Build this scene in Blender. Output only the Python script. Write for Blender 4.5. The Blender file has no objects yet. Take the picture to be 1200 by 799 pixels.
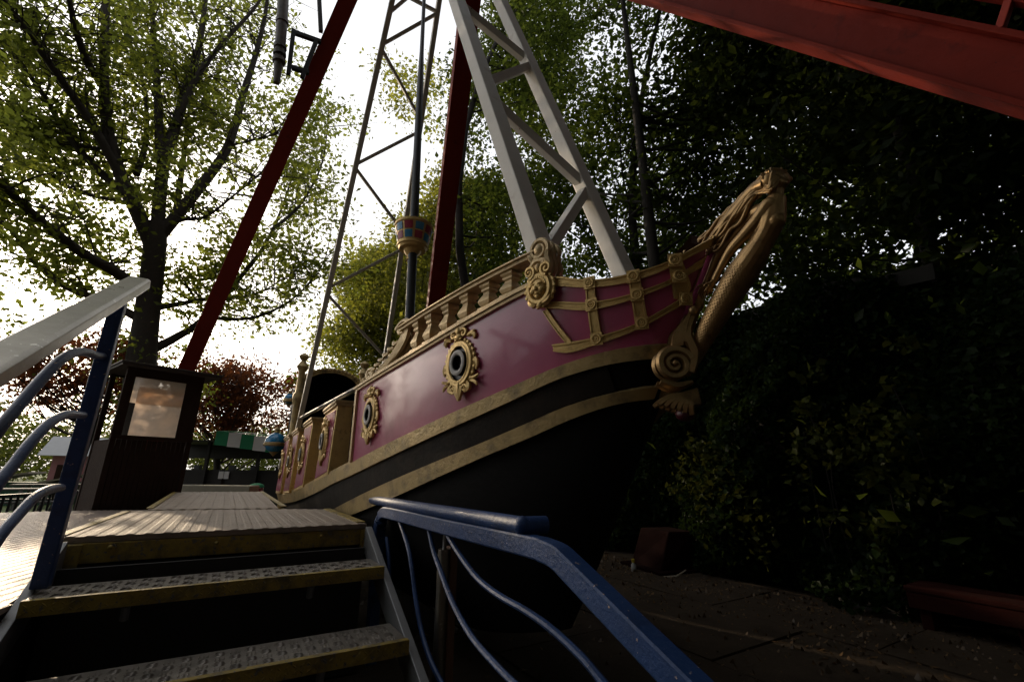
import bpy, bmesh, math, random
import numpy as np
from mathutils import Vector, Matrix, noise as mnoise
R = math.radians
random.seed(7)
rng = np.random.default_rng(7)
scene = bpy.context.scene
col = scene.collection

# ------------------------------------------------------------------ camera
# x: across the ride (towards the ship), y: along the ride (towards the stern), z up.  Ground z = 0, eye height GZ.
GZ = 1.25
F_PX, PITCH, ROLL, YAW = 522.0, R(16.43), R(0.64), R(31.4)
def basis():
    c, s = math.cos(PITCH), math.sin(PITCH)
    r = np.array([1., 0, 0]); u = np.array([0, -s, c]); f = np.array([0, c, s])
    cr, sr = math.cos(ROLL), math.sin(ROLL)
    r, u = cr*r + sr*u, -sr*r + cr*u
    cy, sy = math.cos(YAW), math.sin(YAW)
    M = np.array([[cy, sy, 0], [-sy, cy, 0], [0, 0, 1.]])
    return M@r, M@u, M@f
RV, UV_, FV = basis()
cam = bpy.data.cameras.new('camera'); cam.sensor_width = 36; cam.lens = F_PX/1200*36
cam.clip_start = 0.05; cam.clip_end = 3000
cam_o = bpy.data.objects.new('camera', cam); col.objects.link(cam_o)
m = Matrix.Identity(4)
for i in range(3):
    m[i][0] = RV[i]; m[i][1] = UV_[i]; m[i][2] = -FV[i]
m[2][3] = GZ
cam_o.matrix_world = m
scene.camera = cam_o

# ------------------------------------------------------------------ light
SUN_EL, SUN_AZ = R(18.0), R(-18.4)
world = bpy.data.worlds.new('World'); scene.world = world; world.use_nodes = True
nt = world.node_tree; bg = nt.nodes['Background']
sky = nt.nodes.new('ShaderNodeTexSky'); sky.sky_type = 'NISHITA'; sky.sun_disc = False
sky.sun_elevation = SUN_EL; sky.sun_rotation = SUN_AZ
sky.air_density = 1.0; sky.dust_density = 5.0; sky.ozone_density = 1.0; sky.altitude = 50
hs = nt.nodes.new('ShaderNodeHueSaturation'); hs.inputs['Saturation'].default_value = 0.6
# thin bright overcast veil over the blue: adds a pale even layer, a little uneven like cirrus
tcw = nt.nodes.new('ShaderNodeTexCoord'); cn_ = nt.nodes.new('ShaderNodeTexNoise'); cn_.inputs['Scale'].default_value = 2.2; cn_.inputs['Detail'].default_value = 5
nt.links.new(tcw.outputs['Generated'], cn_.inputs['Vector'])
veil = nt.nodes.new('ShaderNodeMix'); veil.data_type = 'RGBA'; veil.inputs['A'].default_value = (8.6, 8.75, 9.0, 1); veil.inputs['B'].default_value = (12.5, 12.5, 12.6, 1)
nt.links.new(cn_.outputs['Fac'], veil.inputs['Factor'])
add = nt.nodes.new('ShaderNodeMix'); add.data_type = 'RGBA'; add.blend_type = 'ADD'; add.inputs['Factor'].default_value = 1
nt.links.new(sky.outputs[0], hs.inputs['Color']); nt.links.new(hs.outputs[0], add.inputs['A']); nt.links.new(veil.outputs['Result'], add.inputs['B'])
nt.links.new(add.outputs['Result'], bg.inputs[0])
bg.inputs[1].default_value = 0.09
sl = bpy.data.lights.new('sun', 'SUN'); sl.energy = 2.8; sl.angle = R(0.6); sl.color = (1.0, 0.80, 0.56)
so = bpy.data.objects.new('sun', sl); col.objects.link(so)
sd = Vector((math.sin(SUN_AZ)*math.cos(SUN_EL), math.cos(SUN_AZ)*math.cos(SUN_EL), math.sin(SUN_EL)))
so.rotation_euler = sd.to_track_quat('Z', 'Y').to_euler(); so.location = (-6, 18, 12)
scene.view_settings.view_transform = 'Standard'; scene.view_settings.look = 'None'
scene.view_settings.exposure = -0.15; scene.view_settings.gamma = 1
scene.cycles.max_bounces = 6; scene.cycles.transparent_max_bounces = 8

# ------------------------------------------------------------------ pixel -> place helpers (camera relative, z = 0 at the eye)
def ray(x, y): return (x-600)/F_PX*RV + (400-y)/F_PX*UV_ + FV
def at_w(x, y, w): v = ray(x, y); return v*(w/v[0])
def at_u(x, y, w): v = ray(x, y); return v*(w/v[1])
def at_z(x, y, w): v = ray(x, y); return v*(w/v[2])
def at_d(x, y, d): v = ray(x, y); return v*(d/math.hypot(v[0], v[1]))
def V(p): return np.array(p, float)

# ------------------------------------------------------------------ materials
def mat(name, color, rough=0.5, metal=0.0, var=0.25, scale=6.0, bump=0.0, bscale=40.0, coat=0.0, chip=None, chip_amt=0.5, chip_scale=25.0, dirt=None, dirt_amt=0.55, dirt_scale=3.0, spec=0.5):
    M = bpy.data.materials.new(name); M.use_nodes = True
    t = M.node_tree; p = t.nodes['Principled BSDF']
    N = t.nodes.new; L = t.links.new
    tc = N('ShaderNodeTexCoord')
    def noise(sc, det=6):
        n = N('ShaderNodeTexNoise'); n.inputs['Scale'].default_value = sc; n.inputs['Detail'].default_value = det
        n.inputs['Roughness'].default_value = .65
        L(tc.outputs['Object'], n.inputs['Vector']); return n
    def ramp(src, a, b):
        r = N('ShaderNodeMapRange'); r.inputs['From Min'].default_value = a; r.inputs['From Max'].default_value = b
        r.clamp = True; L(src, r.inputs['Value']); return r.outputs[0]
    n = noise(scale)
    mx = N('ShaderNodeMix'); mx.data_type = 'RGBA'
    c = Vector(color)
    mx.inputs['A'].default_value = (*(c*(1-var)), 1); mx.inputs['B'].default_value = (*(c*(1+var)), 1)
    L(n.outputs['Fac'], mx.inputs['Factor']); out = mx.outputs['Result']
    if dirt:
        d = noise(dirt_scale, 9); m2 = N('ShaderNodeMix'); m2.data_type = 'RGBA'
        L(out, m2.inputs['A']); m2.inputs['B'].default_value = (*dirt, 1)
        L(ramp(d.outputs['Fac'], dirt_amt, dirt_amt+.22), m2.inputs['Factor']); out = m2.outputs['Result']
    rsock = None
    if chip:
        d = noise(chip_scale, 5); m2 = N('ShaderNodeMix'); m2.data_type = 'RGBA'
        L(out, m2.inputs['A']); m2.inputs['B'].default_value = (*chip, 1)
        f = ramp(d.outputs['Fac'], chip_amt, chip_amt+.03)
        L(f, m2.inputs['Factor']); out = m2.outputs['Result']
    L(out, p.inputs['Base Color'])
    rr = N('ShaderNodeMapRange'); rr.inputs['To Min'].default_value = max(0, rough-.1); rr.inputs['To Max'].default_value = min(1, rough+.12)
    L(noise(scale*2.3).outputs['Fac'], rr.inputs['Value']); L(rr.outputs[0], p.inputs['Roughness'])
    p.inputs['Metallic'].default_value = metal
    p.inputs['Coat Weight'].default_value = coat; p.inputs['Coat Roughness'].default_value = .08
    p.inputs['Specular IOR Level'].default_value = spec
    if bump:
        b = N('ShaderNodeBump'); b.inputs['Strength'].default_value = bump; b.inputs['Distance'].default_value = .02
        L(noise(bscale).outputs['Fac'], b.inputs['Height']); L(b.outputs[0], p.inputs['Normal'])
    return M

def leaf_mat(name, dark, light, trans, tmix=0.5, gloss=0.06):
    M = bpy.data.materials.new(name); M.use_nodes = True
    t = M.node_tree; t.nodes.remove(t.nodes['Principled BSDF']); N = t.nodes.new; L = t.links.new
    g = N('ShaderNodeNewGeometry')
    def mixc(a, b):
        mx = N('ShaderNodeMix'); mx.data_type = 'RGBA'; mx.inputs['A'].default_value = (*a, 1); mx.inputs['B'].default_value = (*b, 1)
        L(g.outputs['Random Per Island'], mx.inputs['Factor']); return mx.outputs['Result']
    d = N('ShaderNodeBsdfDiffuse'); L(mixc(dark, light), d.inputs[0])
    tr = N('ShaderNodeBsdfTranslucent'); L(mixc(V(trans)*.6, V(trans)*1.3), tr.inputs[0])
    m1 = N('ShaderNodeMixShader'); m1.inputs[0].default_value = tmix; L(d.outputs[0], m1.inputs[1]); L(tr.outputs[0], m1.inputs[2])
    gl = N('ShaderNodeBsdfGlossy'); gl.inputs['Roughness'].default_value = .4
    m2 = N('ShaderNodeMixShader'); m2.inputs[0].default_value = gloss; L(m1.outputs[0], m2.inputs[1]); L(gl.outputs[0], m2.inputs[2])
    L(m2.outputs[0], t.nodes['Material Output'].inputs[0])
    return M

gold = mat('gold_paint', (.56, .385, .145), .40, .5, .3, 9, .25, 60, dirt=(.12, .08, .035), dirt_amt=.56, dirt_scale=14)
gold_pale = mat('pale_gold_paint', (.50, .37, .19), .42, .35, .3, 9, .3, 60, dirt=(.14, .10, .06), dirt_amt=.55, dirt_scale=10)
gold_dull = mat('dull_gold_band', (.40, .285, .12), .45, .35, .25, 5, .3, 30, dirt=(.11, .085, .05), dirt_amt=.5, dirt_scale=6)
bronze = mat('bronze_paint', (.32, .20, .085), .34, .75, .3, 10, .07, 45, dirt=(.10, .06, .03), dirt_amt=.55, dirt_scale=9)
magenta = mat('magenta_gloss_paint', (.365, .060, .140), .34, 0, .15, 2.5, .05, 8, coat=.55, dirt=(.27, .045, .10), dirt_amt=.55, dirt_scale=2.2, chip=(.36, .16, .2), chip_amt=.72, chip_scale=22)
black_hull = mat('black_hull_paint', (.005, .0045, .004), .75, 0, .4, 4, .2, 20, spec=.12)
brown_strake = mat('dark_brown_strake', (.010, .007, .0045), .7, 0, .3, 3, .2, 20, dirt=(.026, .017, .010), dirt_amt=.5, dirt_scale=5, spec=.15)
black_iron = mat('black_iron', (.012, .012, .013), .4, .3, .3, 8, .1, 50)
muzzle_grey = mat('grey_muzzle_paint', (.34, .32, .30), .5, 0, .2, 12)
white_steel = mat('weathered_white_paint', (.62, .585, .53), .5, 0, .15, 4, .2, 30, dirt=(.33, .25, .18), dirt_amt=.60, dirt_scale=5, chip=(.16, .07, .03), chip_amt=.70, chip_scale=14)
red_steel = mat('red_steel_paint', (.215, .022, .012), .6, 0, .25, 3, .25, 12, spec=.2, dirt=(.07, .012, .01), dirt_amt=.58, dirt_scale=6, chip=(.05, .02, .015), chip_amt=.69, chip_scale=30)
blue_paint = mat('blue_rail_paint', (.013, .042, .135), .42, 0, .35, 9, .25, 50, coat=.08, spec=.35, chip=(.42, .32, .24), chip_amt=.66, chip_scale=50, dirt=(.012, .018, .04), dirt_amt=.53, dirt_scale=7)
silver = mat('worn_galvanised_steel', (.29, .265, .225), .30, .95, .3, 9, .06, 70, chip=(.62, .58, .52), chip_amt=.64, chip_scale=40)
grey_steel = mat('grey_steel', (.22, .22, .22), .45, .5, .25, 10, .1, 60)
tread_metal = mat('tread_plate_metal', (.22, .195, .165), .4, .55, .35, 9, .2, 60, dirt=(.07, .06, .05), dirt_amt=.52, dirt_scale=7)
deck_board = mat('deck_grit_surface', (.25, .19, .14), .55, .1, .3, 6, .5, 90, dirt=(.10, .08, .06), dirt_amt=.55, dirt_scale=4)
side_plate = mat('pale_worn_plate', (.36, .29, .25), .34, .35, .3, 6, .4, 90, dirt=(.12, .09, .07), dirt_amt=.6, dirt_scale=4)
yellow_paint = mat('worn_yellow_paint', (.32, .22, .03), .55, 0, .25, 9, .3, 50, dirt=(.085, .062, .028), dirt_amt=.44, dirt_scale=9, chip=(.12, .105, .09), chip_amt=.585, chip_scale=34)
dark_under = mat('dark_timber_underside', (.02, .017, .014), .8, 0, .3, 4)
booth_wood = mat('dark_brown_boards', (.030, .016, .011), .85, 0, .35, 7, .4, 25, spec=.12)
booth_roof = mat('booth_roof_felt', (.05, .042, .036), .7, 0, .3, 5, .3, 30)
bark = mat('tree_bark', (.030, .022, .015), .9, 0, .4, 9, .9, 14)
bark_dark = mat('dark_tree_bark', (.018, .014, .010), .9, 0, .4, 9, .8, 14)
blue_dome = mat('blue_dome_paint', (.02, .20, .42), .25, 0, .15, 6, coat=.5)
nest_red = mat('crow_nest_red', (.30, .02, .05), .35, 0, .2, 10)
nest_blue = mat('crow_nest_blue', (.03, .19, .36), .35, 0, .2, 10)
stone = mat('dirty_stone', (.20, .17, .13), .9, 0, .3, 5, .5, 20)
green_cloth = mat('green_canvas', (.015, .20, .085), .8, 0, .15, 8)
white_cloth = mat('white_canvas', (.62, .60, .58), .8, 0, .1, 8)
pink_wall = mat('pink_wall_paint', (.30, .12, .13), .7, 0, .2, 4)
slate = mat('grey_roof_sheet', (.27, .27, .27), .6, 0, .15, 4)
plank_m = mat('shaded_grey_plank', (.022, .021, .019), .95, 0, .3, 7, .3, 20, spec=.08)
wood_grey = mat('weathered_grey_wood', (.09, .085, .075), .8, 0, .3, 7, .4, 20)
bench_red = mat('red_brown_bench_paint', (.026, .005, .0035), .95, 0, spec=.1, var=.3, scale=6, bump=.3, bscale=20, dirt=(.02, .008, .006), dirt_amt=.5, dirt_scale=6)
plastic_yellow = mat('yellow_plastic', (.45, .33, .03), .4)
plastic_white = mat('pale_plastic', (.30, .30, .30), .4)
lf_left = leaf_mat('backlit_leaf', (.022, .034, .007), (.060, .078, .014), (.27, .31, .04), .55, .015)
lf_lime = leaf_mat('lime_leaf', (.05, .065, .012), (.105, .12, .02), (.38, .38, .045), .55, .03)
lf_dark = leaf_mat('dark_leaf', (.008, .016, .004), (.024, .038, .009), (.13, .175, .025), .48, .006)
lf_shade = leaf_mat('shade_darkened_leaf', (.005, .010, .003), (.015, .024, .006), (.06, .08, .012), .35, .004)  # darker copy of dark_leaf: deep shade at right put into the colour
lf_beech = leaf_mat('copper_leaf', (.014, .006, .005), (.045, .018, .010), (.21, .065, .02), .5, .02)
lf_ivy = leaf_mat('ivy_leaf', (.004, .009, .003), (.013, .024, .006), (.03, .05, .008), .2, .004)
lf_litter = leaf_mat('dry_leaf', (.05, .03, .014), (.14, .085, .04), (.1, .05, .02), .15, .03)

# ------------------------------------------------------------------ object helpers
def setp(o, label=None, cat=None, group=None, kind=None):
    if label: o['label'] = label
    if cat: o['category'] = cat
    if group: o['group'] = group
    if kind: o['kind'] = kind
    return o
def thing(name, loc, label, cat, group=None):
    o = bpy.data.objects.new(name, None); o.empty_display_size = .2
    o.location = (loc[0], loc[1], loc[2]+GZ); col.objects.link(o)
    return setp(o, label, cat, group)
def origin(o):
    p = Vector((0, 0, 0))
    while o is not None:
        p += Vector(o.location); o = o.parent
    return p
def link_mesh(name, me, mats, parent=None, loc=None):
    o = bpy.data.objects.new(name, me); col.objects.link(o)
    for mm in (mats if isinstance(mats, (list, tuple)) else [mats]): me.materials.append(mm)
    if parent is not None: o.parent = parent
    if loc is not None: o.location = loc
    return o
def np_mesh(name, verts, faces, mats, parent=None, smooth=False, org=None):
    """fast mesh from numpy arrays (camera relative)"""
    v = np.array(verts, dtype=np.float32).reshape(-1, 3).copy(); v[:, 2] += GZ
    if parent is not None: v -= np.array(origin(parent), dtype=np.float32)
    elif org is not None: v -= np.array([org[0], org[1], org[2]+GZ], dtype=np.float32)
    f = np.array(faces, dtype=np.int32); k = f.shape[1]
    me = bpy.data.meshes.new(name)
    me.vertices.add(len(v)); me.vertices.foreach_set('co', v.ravel())
    me.loops.add(f.size); me.loops.foreach_set('vertex_index', f.ravel())
    me.polygons.add(len(f)); me.polygons.foreach_set('loop_start', np.arange(0, f.size, k, dtype=np.int32))
    try: me.polygons.foreach_set('loop_total', np.full(len(f), k, dtype=np.int32))
    except Exception: pass
    me.update(calc_edges=True); me.validate()
    if smooth: me.polygons.foreach_set('use_smooth', np.ones(len(f), dtype=bool))
    o = link_mesh(name, me, mats, parent)
    if parent is None and org is not None: o.location = (org[0], org[1], org[2]+GZ)
    return o

class MB:
    def __init__(s): s.v = []; s.f = []; s.X = None
    def add(s, vs, fs):
        b = len(s.v)
        for p in vs:
            p = np.array(p, float)
            s.v.append(s.X(p) if s.X else p)
        s.f += [[b+i for i in f] for f in fs]
    def hexa(s, p):
        s.add(p, [(0, 3, 2, 1), (4, 5, 6, 7), (0, 1, 5, 4), (1, 2, 6, 5), (2, 3, 7, 6), (3, 0, 4, 7)])
    def box(s, a, b):
        (x0, y0, z0), (x1, y1, z1) = a, b
        s.hexa([(x0, y0, z0), (x1, y0, z0), (x1, y1, z0), (x0, y1, z0), (x0, y0, z1), (x1, y0, z1), (x1, y1, z1), (x0, y1, z1)])
    def sweep(s, path, sec, up=(0, 0, 1), scl=None, cap=True, closed=False):
        path = [V(p) for p in path]; n = len(path); k = len(sec); vs = []
        up = V(up)
        for i, p in enumerate(path):
            if closed: t = path[(i+1) % n]-path[i-1]
            else: t = path[min(i+1, n-1)]-path[max(i-1, 0)]
            t = t/(np.linalg.norm(t)+1e-12)
            sd_ = np.cross(t, up); l = np.linalg.norm(sd_)
            sd_ = sd_/l if l > 1e-6 else V((1, 0, 0))
            u2 = np.cross(sd_, t); q = 1 if scl is None else scl[i]
            vs += [p+sd_*a*q+u2*b*q for a, b in sec]
        fs = []
        for i in range(n if closed else n-1):
            j = (i+1) % n
            for a in range(k):
                b = (a+1) % k
                fs.append((i*k+a, j*k+a, j*k+b, i*k+b))
        if cap and not closed: fs += [tuple(range(k)), tuple((n-1)*k+a for a in reversed(range(k)))]
        s.add(vs, fs)
    def tube(s, path, r, seg=8, up=None, cap=True, closed=False):
        path = [V(p) for p in path]
        if up is None:
            d = path[-1]-path[0]; up = (0, 0, 1) if abs(d[2]) < .8*np.linalg.norm(d)+1e-9 else (0.3, 1, 0)
        sc = r if hasattr(r, '__len__') else [r]*len(path)
        s.sweep(path, [(math.cos(a), math.sin(a)) for a in [2*math.pi*i/seg for i in range(seg)]], up, sc, cap, closed)
    def bar(s, a, b, w, h, up=(0, 0, 1)):
        s.sweep([a, b], [(-w/2, -h/2), (w/2, -h/2), (w/2, h/2), (-w/2, h/2)], up)
    def lathe(s, prof, c, seg=16, sx=1.0, sy=1.0):
        """profile of (r, z) turned round the vertical through c"""
        vs = []; k = seg
        for r, z in prof: vs += [(c[0]+sx*r*math.cos(2*math.pi*i/k), c[1]+sy*r*math.sin(2*math.pi*i/k), c[2]+z) for i in range(k)]
        fs = [(j*k+i, j*k+(i+1) % k, (j+1)*k+(i+1) % k, (j+1)*k+i) for j in range(len(prof)-1) for i in range(k)]
        fs += [tuple(reversed(range(k))), tuple((len(prof)-1)*k+i for i in range(k))]
        s.add(vs, fs)
    def ball(s, c, r, seg=8, rings=6):
        rx, ry, rz = r if hasattr(r, '__len__') else (r, r, r); vs = [(c[0], c[1], c[2]-rz)]
        for j in range(1, rings):
            a = math.pi*j/rings-math.pi/2
            vs += [(c[0]+rx*math.cos(a)*math.cos(2*math.pi*i/seg), c[1]+ry*math.cos(a)*math.sin(2*math.pi*i/seg), c[2]+rz*math.sin(a)) for i in range(seg)]
        vs.append((c[0], c[1], c[2]+rz)); t = len(vs)-1; fs = []
        for i in range(seg):
            i2 = (i+1) % seg
            fs.append((0, 1+i2, 1+i)); fs.append((t, 1+(rings-2)*seg+i, 1+(rings-2)*seg+i2))
            for j in range(rings-2): fs.append((1+j*seg+i, 1+j*seg+i2, 1+(j+1)*seg+i2, 1+(j+1)*seg+i))
        s.add(vs, fs)
    def grid(s, rows, flip=False):
        k = len(rows[0]); vs = [p for r in rows for p in r]; fs = []
        for j in range(len(rows)-1):
            for i in range(k-1):
                f = (j*k+i, j*k+i+1, (j+1)*k+i+1, (j+1)*k+i)
                fs.append(f[::-1] if flip else f)
        s.add(vs, fs)
    def prism(s, poly, d):
        """closed 2-D outline (local x, y) pulled out along local z from 0 to d"""
        n = len(poly)
        s.add([(x, y, 0) for x, y in poly]+[(x, y, d) for x, y in poly],
              [tuple(reversed(range(n))), tuple(range(n, 2*n))]+[(i, (i+1) % n, n+(i+1) % n, n+i) for i in range(n)])
    def build(s, name, mats, parent=None, smooth=False, bevel=0, org=None, angle=40):
        me = bpy.data.meshes.new(name)
        O = np.array(origin(parent)) if parent is not None else (np.array([org[0], org[1], org[2]+GZ]) if org is not None else np.zeros(3))
        me.from_pydata([tuple(p+np.array([0, 0, GZ])-O) for p in s.v], [], s.f)
        bm = bmesh.new(); bm.from_mesh(me)
        bmesh.ops.remove_doubles(bm, verts=bm.verts, dist=1e-5)
        bmesh.ops.recalc_face_normals(bm, faces=bm.faces)
        if bevel:
            ed = [e for e in bm.edges if len(e.link_faces) == 2 and e.calc_face_angle(0) > R(35)]
            bmesh.ops.bevel(bm, geom=ed, offset=bevel, segments=2, affect='EDGES', profile=.6)
        if smooth:
            for f in bm.faces: f.smooth = True
            for e in bm.edges:
                if len(e.link_faces) == 2 and e.calc_face_angle(0) > R(angle): e.smooth = False
        bm.to_mesh(me); bm.free()
        o = link_mesh(name, me, mats, parent)
        if parent is None and org is not None: o.location = (org[0], org[1], org[2]+GZ)
        return o
def smoothpath(pts, n=6):
    """Catmull-Rom through 3-D or 2-D points"""
    P = [V(p) for p in pts]; out = []
    for i in range(len(P)-1):
        p0, p1, p2, p3 = P[max(i-1, 0)], P[i], P[i+1], P[min(i+2, len(P)-1)]
        for k in range(n):
            t = k/n
            out.append(.5*((2*p1)+(-p0+p2)*t+(2*p0-5*p1+4*p2-p3)*t*t+(-p0+3*p1-3*p2+p3)*t**3))
    out.append(P[-1]); return out

# ================================================================== GROUND
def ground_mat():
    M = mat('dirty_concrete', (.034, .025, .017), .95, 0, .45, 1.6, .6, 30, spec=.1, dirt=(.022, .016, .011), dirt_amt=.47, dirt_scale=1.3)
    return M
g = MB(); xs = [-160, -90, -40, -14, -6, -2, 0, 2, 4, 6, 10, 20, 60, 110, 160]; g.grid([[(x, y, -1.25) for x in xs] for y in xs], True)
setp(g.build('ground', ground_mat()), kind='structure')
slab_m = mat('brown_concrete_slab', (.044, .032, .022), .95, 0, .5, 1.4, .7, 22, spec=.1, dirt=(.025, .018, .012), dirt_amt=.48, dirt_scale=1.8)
gnd = bpy.data.objects['ground']; sr = random.Random(5)
def slab(x0, y0, x1, y1):
    m_ = MB_(); z = -1.25+.018+sr.uniform(-.004, .004); t = lambda: sr.uniform(-.003, .003)
    m_.hexa([(x0, y0, -1.26), (x1, y0, -1.26), (x1, y1, -1.26), (x0, y1, -1.26), (x0, y0, z+t()), (x1, y0, z+t()), (x1, y1, z+t()), (x0, y1, z+t())]); m_.build('concrete_slab', slab_m, gnd, bevel=.003)
MB_ = MB
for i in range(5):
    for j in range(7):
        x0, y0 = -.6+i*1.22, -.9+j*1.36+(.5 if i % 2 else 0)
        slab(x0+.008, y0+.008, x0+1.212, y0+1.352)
lawn_m = mat('lawn_grass', (.07, .10, .02), .95, 0, .4, 2, .5, 30)
g = MB(); g.grid([[(x, y, -1.245+.6*max(0, (y-24)/60)) for x in (-80, -40, -20, -8, 0, 6, 20, 60)] for y in (17.5, 24, 34, 50, 90)], True)
setp(g.build('lawn', lawn_m), kind='structure')

# ================================================================== HULL SHAPE OF THE SHIP
WC = 1.7
def stem_u(z): return 1.05+.62*(1-z) if z < 1 else 1.05+.30*(1-z)
def HB(u, z):
    s = stem_u(z); L = 3.6-max(0, s-1.05)*.4; t = (u-s)/L
    if t <= 0: return 0.
    b = .75 if z > -.05 else .75*max(0, 1-((-.05-z)/1.0)**2.2)**.5
    if t < 1: b *= (1-(1-t)**2.1)**(1/1.75)
    if u > 11.0: b *= max(0, 1-((u-11.0)/1.9)**2)**.5
    return b
def hit(x, y, off=0.):
    v = ray(x, y); t = .6
    while t < 20:
        P = v*t
        if P[0] >= WC-HB(P[1], P[2])-off or P[0] >= WC:
            lo, hi = t-.03, t
            for _ in range(12):
                m_ = (lo+hi)/2; P = v*m_
                if P[0] >= WC-HB(P[1], P[2])-off: hi = m_
                else: lo = m_
            return v*hi
        t += .03
    return v*t
def hn(u, z):
    e = .02; d = (HB(u+e, z)-HB(u-e, z))/(2*e); dz = (HB(u, z+e)-HB(u, z-e))/(2*e)
    d = min(d, 4.); n = V((-1, -d, max(-1, min(1, -dz)))); return n/np.linalg.norm(n)
def surf(u, z, off=0., side=1):
    n = hn(u, z); p = V((WC-HB(u, z), u, z))+n*off
    if side < 0: p[0] = 2*WC-p[0]
    return p
def curve(*pts):
    a = np.array(sorted(pts)); xs_ = a[:, 0]; ys_ = a[:, 1]
    m_ = np.gradient(ys_, xs_)
    def f(u):
        u = min(max(u, xs_[0]), xs_[-1]); i = min(max(int(np.searchsorted(xs_, u)-1), 0), len(xs_)-2)
        h = xs_[i+1]-xs_[i]; t = (u-xs_[i])/h
        return (2*t**3-3*t*t+1)*ys_[i]+(t**3-2*t*t+t)*h*m_[i]+(-2*t**3+3*t*t)*ys_[i+1]+(t**3-t*t)*h*m_[i+1]
    return f
T1 = curve((12.8, -.50), (11, -.47), (9.5, -.42), (8.1, -.33), (6.34, -.158), (5.35, -.057), (4.385, .054), (3.465, .196), (2.744, .32), (2.081, .45), (1.705, .535), (1.52, .567), (1.30, .585))
T2 = curve((12.8, -.68), (11, -.64), (9.2, -.546), (7.28, -.391), (6.1, -.272), (4.9, -.123), (4.348, -.053), (3.266, .128), (2.547, .271), (2.097, .373), (1.72, .474), (1.538, .506), (1.30, .53))
B1 = curve((12.8, -.85), (10, -.82), (7.5, -.66), (5.143, -.398), (3.413, -.077), (2.766, .063), (2.252, .185), (1.979, .262), (1.758, .331), (1.575, .373), (1.40, .41))
B2 = curve((12.8, -.99), (10, -.95), (7.5, -.79), (5.6, -.58), (4.442, -.397), (3.267, -.164), (2.266, .105), (1.997, .184), (1.773, .262), (1.592, .320), (1.40, .365))
M0 = curve((4.5, .725), (4.316, .731), (3.047, .801), (2.341, .879), (1.877, .938), (1.7, .955))
M1 = lambda u: M0(u)+.043
R1u = curve((1.80, 1.0), (1.689, .974), (1.519, .911), (1.336, .898), (1.171, .934), (1.086, .982), (1.0, 1.05))
R1l = curve((1.80, .945), (1.698, .924), (1.526, .874), (1.348, .861), (1.183, .904), (1.082, .965), (1.0, 1.03))
R2u = curve((1.85, .865), (1.748, .854), (1.536, .805), (1.345, .811), (1.184, .866), (1.095, .934), (1.02, 1.0))
R2l = curve((1.85, .833), (1.777, .825), (1.545, .768), (1.351, .786), (1.192, .843), (1.1, .91), (1.02, .975))
R3u = curve((1.796, .636), (1.554, .639), (1.36, .685), (1.203, .778), (1.10, .87), (1.03, .95))
R3l = curve((1.796, .606), (1.728, .586), (1.562, .603), (1.369, .657), (1.217, .748), (1.11, .84), (1.04, .92))

def ugrid(u0, u1, n): return [u0+(u1-u0)*(i/n)**1.6 for i in range(n+1)]
def strip(mb, fz0, fz1, u0, u1, o_in, o_out, side=1, n=60, lip=0., nz=1):
    """a band following the hull between two height curves, proud of it; the lip gives it raised edges"""
    us_ = ugrid(u0, u1, n); rows = []
    for u in us_:
        a, b = fz0(u), fz1(u)
        a = max(a, -2)
        def q(z, off): return surf(max(u, stem_u(z)+.004), z, off, side)
        h = b-a
        if lip:
            e = min(.012, h*.2)
            r = [q(a, o_in), q(a, o_out+lip), q(a+e, o_out+lip), q(a+e*1.3, o_out), q(b-e*1.3, o_out), q(b-e, o_out+lip), q(b, o_out+lip), q(b, o_in)]
        else:
            r = [q(a, o_in)]+[q(a+h*i/nz, o_out) for i in range(nz+1)]+[q(b, o_in)]
        rows.append(r)
    mb.grid(rows, side < 0)
    k = len(rows[0])
    mb.add(rows[0], [tuple(range(k))]); mb.add(rows[-1], [tuple(reversed(range(k)))])

ship = thing('pirate_ship', (WC, 5.6, -1.1), 'magenta and gold swinging pirate ship with a mermaid at its raised bow', 'ship ride')
U_END = 12.75
def ztop(u):   # top of the painted side
    return R1u(u)-.012 if u < 1.75 else M0(u)
# lower hull, both sides
mb = MB()
for side in (1, -1):
    rows = []
    n = 70
    for i in range(n+1):
        s_ = (i/n)**1.5; r = []
        for j in range(15):
            k = j/14
            u = 1.2+(U_END-1.2)*s_
            for _ in range(3):
                zt = T2(u)+.02; zb = -1.04+.75*max(0, (3.6-u)/3.0)**1.6+ .10*max(0, (u-9)/3.5)
                zb = min(zb, zt-.01); z = zt+(zb-zt)*(k**1.0)
                u = stem_u(z)+(U_END-stem_u(z))*s_
            b = HB(u, z)
            r.append((WC-side*b, u, z))
        rows.append(r)
    mb.grid(rows, side < 0)
mb.build('hull', black_hull, ship, smooth=True)
# brown strake above the bilge band
mb = MB()
for side in (1, -1): strip(mb, lambda u: B1(u)+.004, lambda u: T2(u)-.004, 1.55, 12.7, -.01, .012, side, 60, nz=3)
mb.build('strake', brown_strake, ship, smooth=True)
mb = MB()
for side in (1, -1): strip(mb, B2, B1, 1.42, 12.7, -.02, .035, side, 70)
mb.build('bilge_band', gold_dull, ship, smooth=True)
mb = MB()
for side in (1, -1): strip(mb, T2, T1, 1.31, 12.75, -.02, .032, side, 70)
mb.build('rub_rail', gold_dull, ship, smooth=True)
# magenta bow sides: a thick shell
for side in (1, -1):
    mb = MB(); strip(mb, lambda u: T1(u)-.005, ztop, 1.07, 4.40, -.05, 0.0, side, 60, nz=8)
    mb.build('bow_side', magenta, ship, smooth=True)
# low side wall behind the seat bays
mb = MB()
for side in (1, -1): strip(mb, lambda u: T1(u)-.01, lambda u: T1(u)+.045, 4.42, 12.7, -.06, -.01, side, 40)
mb.build('bay_sill', gold_dull, ship, smooth=True)
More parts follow.
